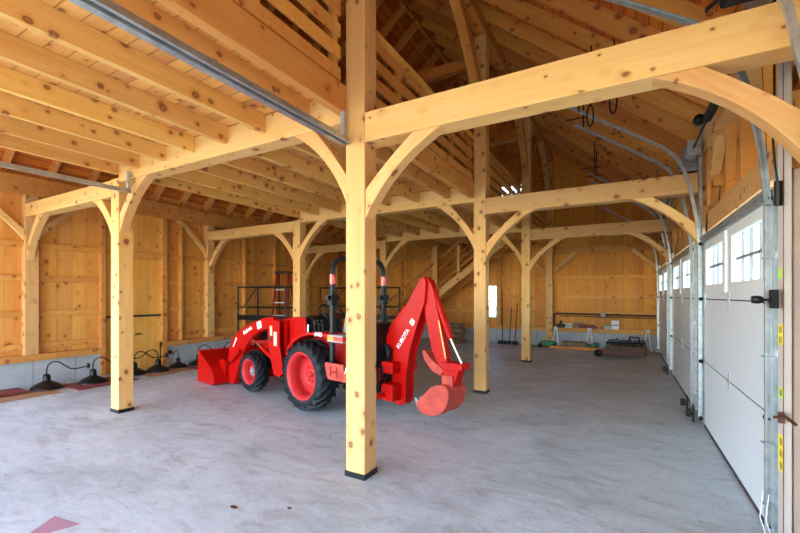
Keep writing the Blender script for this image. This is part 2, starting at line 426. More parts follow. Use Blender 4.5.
# right wall with three garage doors
DOORS = [(3.45, 5.97), (6.75, 9.40), (10.15, 12.82)]
DH = 2.20
wr = MB()
segs = [(YS, -.1)] + [(2.55, 3.45), (5.97, 6.75), (9.40, 10.15), (12.82, YE+.15)]
for y0, y1 in segs: wr.box(XR+.16, XR+.19, y0, y1, 0, 3.7)
for y0, y1 in DOORS+[(-.1, 2.55)]: wr.box(XR+.16, XR+.19, y0, y1, DH, 3.7)
wr = struct(wr.build('wall_right', 'wallZ_Y'))
MB().box(XR+.0, XR+.18, YS, YE, 3.20, 3.48).build('wall_plate', 'timber', wr, .005)
for y0, y1 in [(-.1, 2.55)]+DOORS:
    MB().box(XR+.03, XR+.17, y0-.15, y1+.15, 2.25, 2.46).build('door_header', 'timber', wr, .005)
    for y in (y0-.06, y1+.06):
        MB().box(XR+.03, XR+.06, y-.05, y+.05, 0, 3.20).build('door_jamb', 'board', wr, .003)
        MB().box(XR+.062, XR+.22, y-.06, y+.06, 0, 2.25).build('outer_casing', 'whitetrim', wr, .003)
    for k in (1, 2, 3):
        y = y0+(y1-y0)*k/4
        MB().box(XR+.08, XR+.16, y-.02, y+.02, 2.46, 3.20).build('wall_stud', 'board', wr, .003)
for y0, y1 in segs[1:]:
    MB().box(XR+.08, XR+.16, y0, y1, 2.75, 2.88).build('girt', 'board', wr, .003)
for y0 in YB[:3]:
    MB().box(XR+.08, XR+.16, y0+.2, y0+.38, 1.40, 1.52).build('girt', 'board', wr, .003)
# loft floor, seen as the ceiling between the joists
struct(MB().box(XL-.06, XC-.19, YS, YE+.1, 3.215, 3.245).build('ceiling', 'ceil'))
# roof
def slope(name, right):
    x0, x1 = (RX, XR+.7) if right else (RX, XW-.7)
    z0, z1 = roofz(RX)+.24, roofz(RX)+.24-T*abs(x1-RX)
    mb = MB(); h = .03
    mb.prism([(x0, z0), (x1, z1), (x1, z1+h), (x0, z0+h)], 'Y', YS-.4, YE+.4)
    return struct(mb.build(name, 'sheath'))
slope('roof_right', True); slope('roof_left', False)
# rear gable behind the camera: boarded above the open doorways
struct(MB().prism([(XW-.15, 2.9), (1.0, 2.9), (1.0, roofz(1.0)+.2), (RX, GT), (XW-.15, roofz(XW-.15)+.2)], 'Y', YS-.1, YS-.07).build('wall_front', 'wallZ_X'))

# ------------------------------------------------------------------ posts
def post(x1, y0, ztop, label, grp, pad=True, xw=S):
    t = timber('timber_post', (x1-xw/2, y0+S/2, .0), (x1-xw/2, y0+S/2, ztop), S, xw, bevel=.008, up=(1, 0, 0))
    tag(t, label, 'post', grp)
    if pad:
        p = MB().box(x1-xw-.006, x1+.006, y0-.006, y0+S+.006, 0, .045).build('base_pad', 'steel_black')
        p.parent = t; p.matrix_parent_inverse = t.matrix_world.inverted()
    return t
def child(o, t):
    o.parent = t; o.matrix_parent_inverse = t.matrix_world.inverted(); return o
where = ['of the bent nearest the camera', 'of the second bent', 'of the third bent', 'against the back wall']
for i, y in enumerate(YB):
    p = post(XC, y, 5.50 if i < 3 else 5.45, ['tall pale pine post in the middle of the picture, rising past the loft railing',
        'pine post rising behind the raised backhoe bucket, second in the centre row',
        'slim-looking pine post right of the backhoe, farthest free post of the centre row',
        'pine post against the back wall left of the workbench pipe'][i], 'posts of the centre row', i < 3)
    p = post(XL, y, 3.0, ['pine post standing left of the tractor bucket, nearest of the left row',
        'pine post behind the tractor hood and loader',
        'pine post behind the tractor roll bar, mostly hidden by the central post',
        'pine post on the back wall beside the stair'][i], 'posts of the left row', i < 3)
    b = .42 if i < 3 else 0
    if i < 3:
        t = timber('timber_post', (XW-.07+.0, y+S/2, .53), (XW-.07, y+S/2, 3.14), S, .14, bevel=.006, up=(1, 0, 0))
        tag(t, ['pine post on the concrete sill of the left wall, left of the first barn lamp',
                'pine wall post above the red loader bucket on the left wall',
                'pine wall post on the left wall behind the black scaffold'][i], 'post', 'wall posts')
    t = timber('timber_post', (XR+.09, y+S/2, 0), (XR+.09, y+S/2, 3.20), S, .18, bevel=.006, up=(1, 0, 0))
    tag(t, ['pine wall post at the right edge of the picture beside the nearest garage door track',
            'pine wall post between the first and second garage doors',
            'pine wall post between the second and third garage doors',
            'pine corner post right of the farthest garage door'][i], 'post', 'posts between the garage doors')
# ------------------------------------------------------------------ beams (bents run across the barn)
bn = ['in the bent nearest the camera', 'in the second bent', 'in the third bent', 'on the back wall']
for i, y in enumerate(YB[:3]):
    dd = .19
    yc = y+.095
    t = timber('tie_beam', (XC, yc, 2.866), (XR+.02, yc, 2.866), dd, .239)
    tag(t, ['thick knotty pine beam crossing the top right of the picture', 'pine beam over the middle of the floor from second post to garage wall',
            'pine beam nearest the back wall, right of the farthest free post'][i], 'beam', 'right aisle beams')
    t = timber('tie_beam', (XL, yc, 3.08), (XC-S, yc, 3.08), dd, .265)
    tag(t, ['deep pine beam carrying the loft joists left of the central post', 'pine loft beam ' + 'above the tractor hood, joining second posts',
            'farthest pine loft beam, above the tractor roll bar'][i], 'beam', 'loft beams')
    t = timber('tie_beam', (XW-.0, yc, 2.885), (XL-S, yc, 2.885), dd, .21)
    tag(t, ['short pine beam from the nearest left post to the left wall', 'short pine beam above the red loader bucket meeting the left wall',
            'short pine beam above the black scaffold meeting the left wall'][i], 'beam', 'left aisle beams')
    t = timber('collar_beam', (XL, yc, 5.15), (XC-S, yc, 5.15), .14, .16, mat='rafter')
    tag(t, ['high pine collar beam level with the top of the central post', 'high pine collar beam behind the near curved purlin brace',
            'farthest high collar beam seen over the loft railing, catching light'][i], 'beam', 'collar beams')
# purlins over the two rows
for x, lb in ((XC-S/2, 'long pine purlin under the right roof slope above the central posts'), (XL-S/2, 'long pine purlin under the left roof slope above the left row of posts')):
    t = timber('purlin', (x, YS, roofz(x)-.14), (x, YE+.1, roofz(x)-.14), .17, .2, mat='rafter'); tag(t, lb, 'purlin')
# left row continues above the loft
for i, y in enumerate(YB[:3]):
    t = timber('queen_post', (XL-S/2, y+S/2, 3.245), (XL-S/2, y+S/2, roofz(XL-S/2)-.24), .16, .16, mat='rafter', up=(1, 0, 0))
    tag(t, 'pine post standing on the loft floor under the left purlin, '+['nearest', 'second', 'farthest'][i]+' of three', 'post', 'loft posts')
# knee braces across the barn
for i, y in enumerate(YB[:3]):
    L1 = [.66, .72, .74][i]
    n = ['nearest', 'second', 'third'][i]
    pn = ['central post', 'second centre-row post', 'farthest centre-row post'][i]
    q = 'knee braces'
    b = brace((XC, y+.07, 2.7465), (1, 0, 0), L1, L1-.04, .115, 0); tag(b, 'curved pine brace on the right side of the '+pn, 'brace', q)
    b = brace((XR, y+.07, 2.7465), (-1, 0, 0), L1, L1-.06, .115, 0); tag(b, 'curved pine brace from the %s right-hand beam down to the garage wall post' % n, 'brace', q)
    b = brace((XC-S, y+.07, 2.9475), (-1, 0, 0), L1-.08, L1+.02, .115, 0); tag(b, 'curved pine brace on the left side of the '+pn, 'brace', q)
    pl = ['nearest left-row post', 'left-row post behind the tractor hood', 'left-row post behind the roll bar'][i]
    b = brace((XL, y+.07, 2.9475), (1, 0, 0), L1-.05, L1-.02, .115, 0); tag(b, 'curved pine brace on the right side of the '+pl, 'brace', q)
    b = brace((XL-S, y+.07, 2.7795), (-1, 0, 0), L1-.15, L1-.1, .1, 0); tag(b, 'curved pine brace on the left side of the '+pl, 'brace', q)
    b = brace((XW+.0, y+.07, 2.7795), (1, 0, 0), L1-.05, L1+.05, .1, 0); tag(b, 'curved pine brace from the %s left wall post up to its short beam' % n, 'brace', q)
    # braces lying in the left wall and right wall planes
    for s in (-1, 1):
        if i == 0 and s == -1: yy = y
        else: yy = y if s < 0 else y+S
        b = brace((XW-.06, yy, 3.138), (0, s, 0), .75, .72, .06, 0, .11, .03); tag(b, 'slim pine brace flat against the left wall, %s side of the %s wall post' % ('near' if s < 0 else 'far', n), 'brace', 'wall braces')
    for s in (-1, 1):
        yy = y if s < 0 else y+S
        b = brace((XR+.10, yy, 3.198), (0, s, 0), .62, .70, .10, 0, .16, .08); tag(b, 'curved pine brace flat against the garage door wall, %s side of the %s wall post' % ('near' if s < 0 else 'far', n), 'brace', 'wall braces')
    # purlin braces in the loft
    for s in (-1, 1):
        yy = y if s < 0 else y+S
        b = brace((XC-S/2, yy, roofz(XC-S/2)-.241), (0, s, 0), 1.5, 1.4, .13, 0, .32, .10, mat='rafter'); tag(b, 'curved pine brace high under the right purlin, %s side of the %s' % ('near' if s < 0 else 'far', pn), 'brace', 'purlin braces')
b = brace((XC-S/2, YB[3], roofz(XC-S/2)-.241), (0, -1, 0), 1.5, 1.4, .13, 0, .32, .10); tag(b, 'curved brace under the purlin at the back gable, lit on one side', 'brace', 'purlin braces')
t = timber('knee_brace', (XC+.0, YE-.04, 2.20), (-1.2, YE-.04, 2.76), .08, .11); tag(t, 'straight diagonal brace on the back wall right of its post', 'brace')
t = timber('knee_brace', (XR-.0, YE-.04, 2.20), (.2, YE-.04, 2.76), .08, .11); tag(t, 'straight diagonal brace in the back right corner', 'brace')
t = timber('knee_brace', (XC-S, YE-.04, 2.15), (-2.6, YE-.04, 2.76), .08, .11); tag(t, 'straight diagonal brace on the back wall left of its post', 'brace')

# ------------------------------------------------------------------ loft joists, one per line and bay
JX = [-5.53, -5.04, -4.51, -3.984, -3.454, -2.918, -2.379]
bays = [(YS, YB[0], 'near the camera'), (YB[0]+.19, YB[1], 'behind the nearest loft beam'), (YB[1]+.19, YB[2], 'behind the second loft beam'), (YB[2]+.19, YE+.1, 'nearest the back wall')]
for bi, (y0, y1, nm) in enumerate(bays):
    for k, x in enumerate(JX):
        t = timber('loft_joist', (x-.03, y0-.01, 3.13), (x-.03, y1+.01, 3.13), .055, .168, mat='joist', bevel=.003)
        tag(t, 'pine loft joist in the bay %s, %s from the left' % (nm, ORD[k]), 'joist', 'loft joists')
    t = timber('edge_joist', (XC-S-.03, y0, 3.125), (XC-S-.03, y1, 3.125), .075, .23, mat='board', bevel=.004)
    tag(t, 'deep edge joist under the loft railing in the bay %s' % nm, 'joist', 'loft edge joists')
# ------------------------------------------------------------------ loft railing: spaced boards on studs
rb = [(YS, YB[0]-.06, 'near the camera'), (YB[0]+S+.02, YB[1]-.02, 'behind the central post'), (YB[1]+S+.02, YB[2]-.02, 'behind the second post'), (YB[2]+S+.02, YB[3], 'at the back')]
for bi, (y0, y1, nm) in enumerate(rb):
    r = empty('loft_railing', (XC-S-.02, y0, 3.245)); tag(r, 'spaced-board pine loft railing in the bay '+nm, 'railing', 'loft railings')
    X0 = .0
    for k in range(4):
        z = .02+k*.18
        MB().box(X0-.012, X0+.012, 0, y1-y0, z, z+.105).build('rail_board', 'board', r, .002)
    MB().box(X0-.03, X0+.05, 0, y1-y0, .675, .71).build('top_rail', 'board', r, .002)
    L = y1-y0; nst = max(2, int(L/.95)+1)
    for k in range(nst+1):
        yy = .04+(L-.08)*k/nst
        MB().box(X0-.06, X0-.013, yy-.035, yy+.035, 0, .675).build('railing_post', 'board', r, .002)
# second railing across the loft, seen through the first
r = empty('loft_railing', (XL-.02, YS, 3.245)); tag(r, 'spaced-board pine railing on the far left edge of the loft', 'railing', 'loft railings')
for k in range(4):
    MB().box(-.012, .012, 0, YE-YS, .04+k*.195, .17+k*.195).build('rail_board', 'board', r, .002)
for k in range(12):
    yy = .1+k*(YE-YS-.2)/11; MB().box(.013, .06, yy-.035, yy+.035, 0, .83).build('railing_post', 'board', r, .002)

# ------------------------------------------------------------------ rafters
ys = []; y = YS+.1
while y < YE: ys.append(y); y += .61
for right in (True, False):
    for k, y in enumerate(ys):
        x1 = XR+.25 if right else XW-.25
        n = Vector((T if right else -T, 0, 1)).normalized()*.105
        a = Vector((RX, y, roofz(RX))); bq = Vector((x1, y, roofz(x1)))
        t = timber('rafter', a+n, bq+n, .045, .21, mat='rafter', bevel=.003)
        tag(t, 'pine rafter of the %s roof slope, %s from the camera end' % ('right' if right else 'left', ORD[k]), 'rafter', 'rafters')
t = timber('ridge_board', (RX, YS, roofz(RX)+.08), (RX, YE, roofz(RX)+.08), .04, .28, mat='rafter'); tag(t, 'pine ridge board at the top of the roof', 'ridge board')

# ------------------------------------------------------------------ garage doors
def garage_door(idx, y0, y1):
    d = struct(empty('door_%d' % idx, (XR, y0, 0)))
    W = y1-y0; sec = [(0.025, .735), (.745, 1.455), (1.465, 2.18)]
    w = [(.10, 1.10), (W-1.17, W-.17)]
    z0, z1 = 1.56, 2.06
    for k, (a, b) in enumerate(sec):
        m = MB()
        if k < 2:
            m.box(.0, .045, 0, W, a, b)
        else:
            m.box(0, .045, 0, W, a, z0); m.box(0, .045, 0, W, z1, b)
            for p, q in ((0, w[0][0]), (w[0][1], w[1][0]), (w[1][1], W)): m.box(0, .045, p, q, z0, z1)
        s = m.build('section_panel', 'white', d, .003)
    MB().box(.004, .04, 0, W, .734, .746).build('section_seam', 'dark', d)
    MB().box(.004, .04, 0, W, 1.454, 1.466).build('section_seam', 'dark', d)
    MB().box(-.004, .05, 0, W, 0, .026).build('bottom_seal', 'dark', d)
    MB().box(-.03, .0, 0, W, 2.10, 2.16).box(-.045, -.03, 0, W, 2.14, 2.165).build('top_strut', 'galv', d)
    for p, q in w:
        f = MB()
        fw = .055
        f.box(-.018, .02, p-.03, p+fw, z0-.03, z1+.03).box(-.018, .02, q-fw, q+.03, z0-.03, z1+.03)
        f.box(-.018, .02, p+fw, q-fw, z0-.03, z0+fw).box(-.018, .02, p+fw, q-fw, z1-fw, z1+.03)
        fr = f.build('window_frame', 'whitetrim', d)
        g = MB()
        for k in (1, 2, 3): g.box(.012, .03, p+(q-p)*k/4-.012, p+(q-p)*k/4+.012, z0, z1)
        g.box(.012, .03, p, q, (z0+z1)/2-.012, (z0+z1)/2+.012)
        g.build('muntins', 'grey_plastic', fr)
        MB().box(.030, .033, p, q, z0, z1).build('pane', 'glass', fr)
    for z in (.74, 1.46):
        for y in (.06, W/2-.02, W-.06):
            MB().box(-.006, 0, y-.018, y+.018, z-.07, z+.07).tube([(-.008, y-.03, z), (-.008, y+.03, z)], .008, 6).build('hinge', 'galv', d)
    for z in (.08, .74, 1.46, 2.1):
        for y in (-.02, W+.02):
            MB().tube([(-.03, y-.05, z), (-.03, y+.05, z)], .006, 6).lathe([(.001, y-.012), (.022, y-.012), (.022, y+.012), (.001, y+.012)], 'Y', 12, (-.03, 0, z)).build('roller', 'black', d)
    return d
for k, (a, b) in enumerate(DOORS): garage_door(k+1, a, b)
garage_door(5, -.1, 2.55)
# nearest door bay beside the camera (only its track reaches into view): door stands open
names = ['nearest', 'second', 'farthest']
PROF = [(.765, .05), (.765, 1.2), (.762, 2.05), (.735, 2.40), (.69, 2.65), (.66, 2.83), (.60, 3.02), (.52, 3.17), (.42, 3.28), (.10, 3.51), (-.62, 4.02)]
def track(y, side, label):
    t = empty('door_track', (XR, y, 0)); tag(t, label, 'door track', 'garage door tracks')
    path = []
    pts = [Vector((x-XR, 0, z)) for x, z in PROF]
    # smooth the bend
    for i, p in enumerate(pts):
        tn = (pts[min(i+1, len(pts)-1)]-pts[max(0, i-1)]).normalized()
        nrm = Vector((tn.z, 0, -tn.x))
        path.append((p, (0, side, 0), nrm))
    c = .0022
    h = .017; rail = [(0, -h), (.026, -h), (.026, -h+.008), (.026-c, -h+.008), (.026-c, -h+c), (c, -h+c), (c, h-c), (.026-c, h-c), (.026-c, h-.008), (.026, h-.008), (.026, h), (0, h)]
    MB().sweep(path, rail).build('rail', 'galv', t)
    # wall angle along the straight part
    MB().box(-.015, .02, .034*side-.0015, .034*side+.0015, .02, 2.3).box(.015, .02, min(.034*side, .05*side), max(.034*side, .05*side), .02, 2.3).build('mounting_angle', 'galv', t)
    for z in (.25, .62, 1.15, 1.75, 2.08):
        MB().box(-.07, .02, min(0, .06*side), max(0, .06*side), z-.025, z-.02).box(.0, .02, min(0, .12*side), max(0, .12*side), z-.02, z+.02).build('track_bracket', 'galv', t)
    # hanger at the upper end
    ex, ez = PROF[-1][0]-XR, PROF[-1][1]
    up = roofz(PROF[-1][0])+.02
    MB().box(ex+.10, ex+.12, -.0, .004, ez-.1, up-.06).box(ex-.12, ex+.22, -.0, .004, ez+.08, ez+.10).build('hanger', 'steel_black', t)
    return t
for k, (a, b) in enumerate(DOORS):
    track(a-.045, -1, 'galvanized track on the near side of the %s garage door' % names[k])
    track(b+.045, 1, 'galvanized track on the far side of the %s garage door' % names[k])
track(2.60, 1, 'galvanized track leaning over the top right corner of the picture')
# torsion shafts with cable drums above each door
for k, (a, b) in enumerate(DOORS):
    t = empty('torsion_shaft', (XR-.10, a, 3.02)); tag(t, 'steel torsion shaft with cable drums above the %s garage door' % names[k], 'torsion shaft', 'torsion shafts')
    zz = .20
    MB().tube([(0, -.12, zz), (0, b-a+.12, zz)], .013, 8).build('shaft', 'steel_black', t)
    for y in (-.05, b-a+.05):
        MB().lathe([(.014, y-.035), (.075, y-.035), (.075, y-.028), (.06, y-.025), (.06, y+.02), (.085, y+.028), (.085, y+.035), (.014, y+.035)], 'Y', 20, (0, 0, zz)).build('cable_drum', 'greymetal', t)
        MB().box(-.06, .07, y-.05-.003, y-.05+.003, zz-.09, zz+.09).build('bearing_plate', 'galv', t)
        MB().tube([(.03, y, zz-.07), (.085, y+(.05 if y < 0 else -.05), -1.0), (.09, y+(.05 if y < 0 else -.05), -2.9)], .002, 4).build('lift_cable', 'steel_black', t)
    sp = MB(); pts = []
    for i in range(0, 361): pts.append((.036*math.cos(i*.9), (b-a)*.5-.35+i*.7/360, zz+.036*math.sin(i*.9)))
    sp.tube(pts, .006, 5).build('spring', 'steel_black', t)
# jackshaft operator beside the nearest door
t = empty('door_operator', (XR-.10, 5.98+.26, 2.98)); tag(t, 'grey and black wall mounted door operator at the top of the garage wall post', 'door opener')
MB().box(-.07, .08, -.08, .10, .02, .20).build('housing', 'greymetal', t, .02)
MB().lathe([(.001, -.15), (.08, -.15), (.10, -.10), (.10, .0), (.001, .0)], 'Y', 20, (0, 0, .22)).build('drive_wheel', 'greymetal', t)
MB().lathe([(.001, -.17), (.045, -.17), (.05, -.15)], 'Y', 16, (0, 0, .22)).build('hub', 'black', t)
MB().lathe([(.001, -.7), (.05, -.7), (.055, -.62), (.001, -.62)], 'Y', 16, (.0, 0, .42)).build('idler', 'black', t)
t = tag(MB().box(-.16, .12, -.35, .25, 0, .14).build('door_opener', 'black', loc=(.62, 2.72, 3.10), bevel=.02), 'black motor housing resting over the near beam at top right', 'door opener')
t = tag(timber('strut_bar', (.45, 3.30, 3.31), (.62, 2.75, 3.20), .02, .03, mat='steel_black'), 'black bar joining the near track and motor over the beam', 'bracket')
# metal electrical strip / galvanized bar beside the second wall post
t = tag(MB().box(XR-.03, XR-.0, 6.13, 6.19, 1.9, 3.6).build('unistrut', 'galv'), 'tall grey steel channel on the wall post past the nearest garage door', 'steel channel')

# near door trim at the right edge: white jamb, cable, sensor, labels
j = tag(MB().box(XR-.005, XR+.03, 3.23, 3.34, 0, 3.0).build('jamb_board', 'tape', bevel=.003), 'whitewashed jamb board with yellow labels at the right edge beside the near track', 'jamb board')
def sticker(z0, z1, y0, y1, mat, rows):
    s = MB().box(XR-.0065, XR-.005, y0, y1, z0, z1).build('label_sticker', mat, j)
    m = MB()
    for r in range(rows):
        zz = z0+(z1-z0)*(r+.5)/rows
        for yy in (.3, .6): m.box(XR-.0075, XR-.0065, y0+(y1-y0)*yy-.005, y0+(y1-y0)*yy+.005, zz-(z1-z0)*.30/rows, zz+(z1-z0)*.30/rows)
    m.build('print', 'blackprint', s)
sticker(1.21, 1.33, 3.245, 3.325, 'yellow', 2)
sticker(.90, .96, 3.245, 3.315, 'lime', 1)
sticker(1.60, 1.66, 3.26, 3.33, 'lime', 0)
sticker(.47, .68, 3.23, 3.32, 'yellow', 3)
MB().tube([(XR-.008, 3.225, .1), (XR-.008, 3.225, 2.9)], .002, 6).build('red_conduit', 'red_dark', j)
t = tag(MB().lathe([(.001, -.03), (.022, -.03), (.026, 0), (.02, .02), (.001, .03)], 'X', 20).box(.03, .06, -.15, -.09, -.05, .06).tube([(.0, 0, 0), (.045, -.10, 0)], .008, 6).build('slide_lock', 'black', loc=(XR-.09, 3.36, 1.475)), 'black knob and lock box on the near garage door track', 'door lock')
pts = [(XR-.05, 3.20, 3.25), (XR-.05, 3.21, 2.9), (XR-.055, 3.19, 2.6), (XR-.05, 3.235, 2.4), (XR-.05, 3.20, 2.25), (XR-.03, 3.22, 2.12)]
tag(MB().tube(pts, .006, 6).tube([(XR-.03, 3.22, 2.16), (XR-.03, 3.22, 2.02)], .02, 10).build('power_cable', 'black'), 'thin black cable hanging down the jamb beside the near track', 'cable')
t = tag(MB().tube([(XR-.05, 3.20, .80), (XR-.03, 3.10, .83), (XR-.02, 2.98, .82)], .009, 6).box(XR-.035, XR-.01, 3.19, 3.215, .77, .83).build('latch_handle', 'brown'), 'rusty latch handle beside the near track', 'latch')
pts = [(XR-.06, 3.27, .32), (XR-.08, 3.24, .18), (XR-.05, 3.20, .05), (XR-.12, 3.30, .012)]
tag(MB().tube(pts, .003, 6).tube([(p[0]-.02, p[1]+.03, p[2]) for p in pts], .003, 6).build('sensor_wire', 'whitetrim'), 'white sensor wires at the foot of the near track', 'wire')

# photo eyes at the bottom of the far tracks
for k, (y, lb) in enumerate(((6.10, 'black safety sensor on the floor end of the near door track'), (6.66, 'black safety sensor at the foot of the second garage door'), (9.52, 'black safety sensor between the second and third garage doors'))):
    s = MB().box(-.05, .0, -.03, .03, .06, .15).box(-.01, .02, -.06, .06, .09, .11).box(.015, .03, -.03, .03, 0, .2).build('safety_sensor', 'black', loc=(XR-.11, y, 0), bevel=.006)
    tag(s, lb, 'door sensor', 'door sensors')

# ------------------------------------------------------------------ tracks under the left loft joists (door behind the camera)
for x, lb, w in ((-1.99, 'wide galvanized track running under the loft joists to the central post', .05), (-5.22, 'thin galvanized track reaching the nearest left post', .03)):
    t = empty('overhead_track', (x, YS, 2.78)); tag(t, lb, 'overhead track', 'overhead tracks')
    L = YB[0]-YS-.02
    c = .003; h = .022; w *= .75
    rail = [(-w, -h), (w, -h), (w, -h+.02), (w-c, -h+.02), (w-c, -h+c), (-w+c, -h+c), (-w+c, h-c), (w-c, h-c), (w-c, h-.02), (w, h-.02), (w, h), (-w, h)]
    MB().sweep([((0, 0, 0), (0, 0, 1), (1, 0, 0)), ((0, L, 0), (0, 0, 1), (1, 0, 0))], rail).box(w+.004, w+.03, 0, L, -.03, -.027).box(w+.004, w+.007, 0, L, -.03, .012).build('rail', 'galv', t)
    MB().box(-.02, .02, L-.04, L, .03, .24).build('hanger', 'galv', t)

# ------------------------------------------------------------------ hanging door hardware loops seen against rafters
for k, (x, y, z) in enumerate(((-.35, 5.6, 3.55), (-.10, 5.2, 3.50))):
    pts = [(x+.012, y, roofz(x)+.05), (x+.01, y, z+.26)]+[(x-.035*math.sin(a), y, z+.13+.13*math.cos(a)) for a in [q*.35 for q in range(18)]]
    tag(MB().tube(pts, .010, 6).build('hook_strap', 'steel_black'), ['black strap loop hanging from the rafters, farther from the beam', 'black strap loop hanging from the rafters just under the near beam'][k], 'strap', 'hanging straps')
# ------------------------------------------------------------------ tractor (local: x forward, y left = towards the camera, z up)
PH = math.radians(167)
TR = empty('tractor', (-3.30, 4.60, 0), PH)
tag(TR, 'red compact tractor with front loader and backhoe parked between the posts', 'tractor')
def wheel(x, y, side, R, w, rimR, nl, name):
    """tyre with chevron lugs; outer face towards side*y"""
    z = R
    m = MB()
    pr = [(rimR, -w/2+.01), (rimR+.02, -w/2), (R*.80, -w/2-.008), (R-.055, -w/2+.02), (R-.03, -w/2+.05), (R-.025, 0), (R-.03, w/2-.05), (R-.055, w/2-.02), (R*.80, w/2+.008), (rimR+.02, w/2), (rimR, w/2-.01)]
    m.lathe(pr, 'Y', 48, (x, y, z))
    for k in range(nl):
        for s in (-1, 1):
            a0 = 2*PI*(k+(0 if s > 0 else .5))/nl
            rows = []
            for (yy, da) in ((0.012*s, .0), (s*w*.25, .10*30/nl), (s*w*.47, .24*30/nl), (s*w*.53, .30*30/nl)):
                top = R if abs(yy) < w*.45 else R-.035
                base = R-.035 if abs(yy) < w*.45 else R*.80
                hw = .5/nl*1.25
                a = a0+da
                r_ = []
                for (aa, rr) in ((a-hw, base), (a-hw*.7, top), (a+hw*.7, top), (a+hw, base)):
                    r_.append((x+rr*math.cos(aa), y+yy, z+rr*math.sin(aa)))
                rows.append(r_)
            vs = [p for r_ in rows for p in r_]; fs = []
            for i in range(3):
                for q in range(3): fs.append((i*4+q, i*4+q+1, i*4+q+5, i*4+q+4))
            fs += [(0, 3, 2, 1), (12, 13, 14, 15)]
            m.add(vs, fs)
    t = m.build('wheel', 'rubber', TR)
    h = side
    dp_ = .20 if R > .4 else .12
    rp = [(rimR+.022, h*(w/2-.002)), (rimR+.0, h*(w/2-.002)), (rimR-.03, h*(w/2-.035)), (rimR-.04, h*(w/2-.09)), (rimR-.045, h*(w/2-dp_)), (rimR*.72, h*(w/2-dp_-.01)), (rimR*.62, h*(w/2-dp_+.03)), (rimR*.42, h*(w/2-dp_+.03)), (rimR*.38, h*(w/2-dp_+.01)), (rimR*.25, h*(w/2-dp_+.03)), (.001, h*(w/2-dp_+.03))]
    MB().lathe(rp, 'Y', 40, (x, y, z)).lathe([(rimR+.01, -h*(w/2-.01)), (rimR-.04, -h*(w/2-.08)), (rimR-.05, h*(w/2-.09))], 'Y', 40, (x, y, z)).build('rim', 'rim', t)
    b = MB()
    for k in range(6):
        a = 2*PI*k/6; b.lathe([(.001, h*(w/2-dp_+.055)), (.014, h*(w/2-dp_+.055)), (.014, h*(w/2-dp_+.01))], 'Y', 6, (x+rimR*.30*math.cos(a), y, z+rimR*.30*math.sin(a)))
    b.lathe([(.001, h*(w/2-dp_+.08)), (.04, h*(w/2-dp_+.075)), (.045, h*(w/2-dp_+.02))], 'Y', 16, (x, y, z)).build('hub', 'grey_plastic' if R < .4 else 'rim', t)
    return t
AX, FX = .13, 1.60
for s in (1, -1):
    wheel(AX, s*.48, s, .465, .29, .295, 18, 'rear')
    wheel(FX, s*.45, s, .325, .20, .185, 15, 'front')
# chassis, axles
MB().box(-.35, 1.0, -.17, .17, .38, .72).box(.9, 2.0, -.13, .13, .42, .66).build('chassis', 'steel_black', TR, .02)
MB().tube([(AX, -.36, .465), (AX, .36, .465)], .075, 14).lathe([(.001, -.2), (.16, -.2), (.2, 0), (.16, .2), (.001, .2)], 'Y', 16, (AX, 0, .465)).build('rear_axle', 'steel_black', TR)
MB().tube([(FX, -.45, .34), (FX, -.1, .40), (FX, .1, .40), (FX, .45, .34)], .055, 12).build('front_axle', 'steel_black', TR)
# hood: rounded section swept forward
def hood():
    st = [(.50, .30, 1.18, .70), (.80, .295, 1.175, .68), (1.3, .27, 1.13, .66), (1.8, .245, 1.06, .64), (2.02, .22, 1.0, .64), (2.08, .18, .94, .66)]
    sec = [(-1, 0), (-1, .6), (-.93, .8), (-.75, .94), (-.4, 1.0), (0, 1.015), (.4, 1.0), (.75, .94), (.93, .8), (1, .6), (1, 0)]
    vs = []; fs = []; n = len(sec)
    for x, hw, zt, zb in st:
        for u, v in sec: vs.append((x, u*hw, zb+(zt-zb)*v))
    for i in range(len(st)-1):
        for k in range(n-1): fs.append((i*n+k, i*n+k+1, (i+1)*n+k+1, (i+1)*n+k))
        fs.append((i*n+n-1, i*n, (i+1)*n, (i+1)*n+n-1))
    fs.append(tuple(range(n))); fs.append(tuple((len(st)-1)*n+k for k in range(n-1, -1, -1)))
    m = MB(); m.add(vs, fs, False); return m
h = hood().build('hood', 'red', TR, .008)
for s in (1, -1):
    MB().box(1.2, 1.7, s*.268-.004, s*.268+.004, .74, .92).build('side_grille', 'black', h)
    MB().box(.60, .70, s*.302-.003, s*.302+.003, .92, .98).build('decal', 'paper', h)
    MB().box(.615, .685, s*.306-.003, s*.306+.003, .93, .97).build('decal_print', 'blackprint', h)
MB().box(2.075, 2.095, -.15, .15, .70, .90).build('front_grille', 'black', TR, .01)
# side panel by the step
MB().prism([(.42, .72), (.42, 1.19), (.62, 1.20), (.95, 1.16), (.98, .80), (.80, .72)], 'Y', .30, .34).build('side_cowl', 'red', TR, .01)
MB().prism([(.42, .72), (.42, 1.19), (.62, 1.20), (.95, 1.16), (.98, .80), (.80, .72)], 'Y', -.34, -.30).build('side_cowl', 'red', TR, .01)
# dashboard, steering wheel
MB().prism([(.30, .80), (.34, 1.17), (.50, 1.22), (.56, 1.18), (.56, .80)], 'Y', -.24, .24).build('dashboard', 'black', TR, .02)
st = MB(); cpt = Vector((.26, 0, 1.27)); ax = Vector((-.55, 0, .83)).normalized(); u = Vector((0, 1, 0)); w_ = ax.cross(u)
ring = [cpt+u*.18*math.cos(a)+w_*.18*math.sin(a) for a in [2*PI*k/28 for k in range(29)]]
st.tube(ring, .014, 8)
for k in range(3):
    a = 2*PI*k/3+.5; st.tube([cpt-ax*.03, cpt+u*.18*math.cos(a)+w_*.18*math.sin(a)], .009, 6)
st.tube([cpt-ax*.03, cpt-ax*.25], .022, 8).build('steering_wheel', 'black', TR)
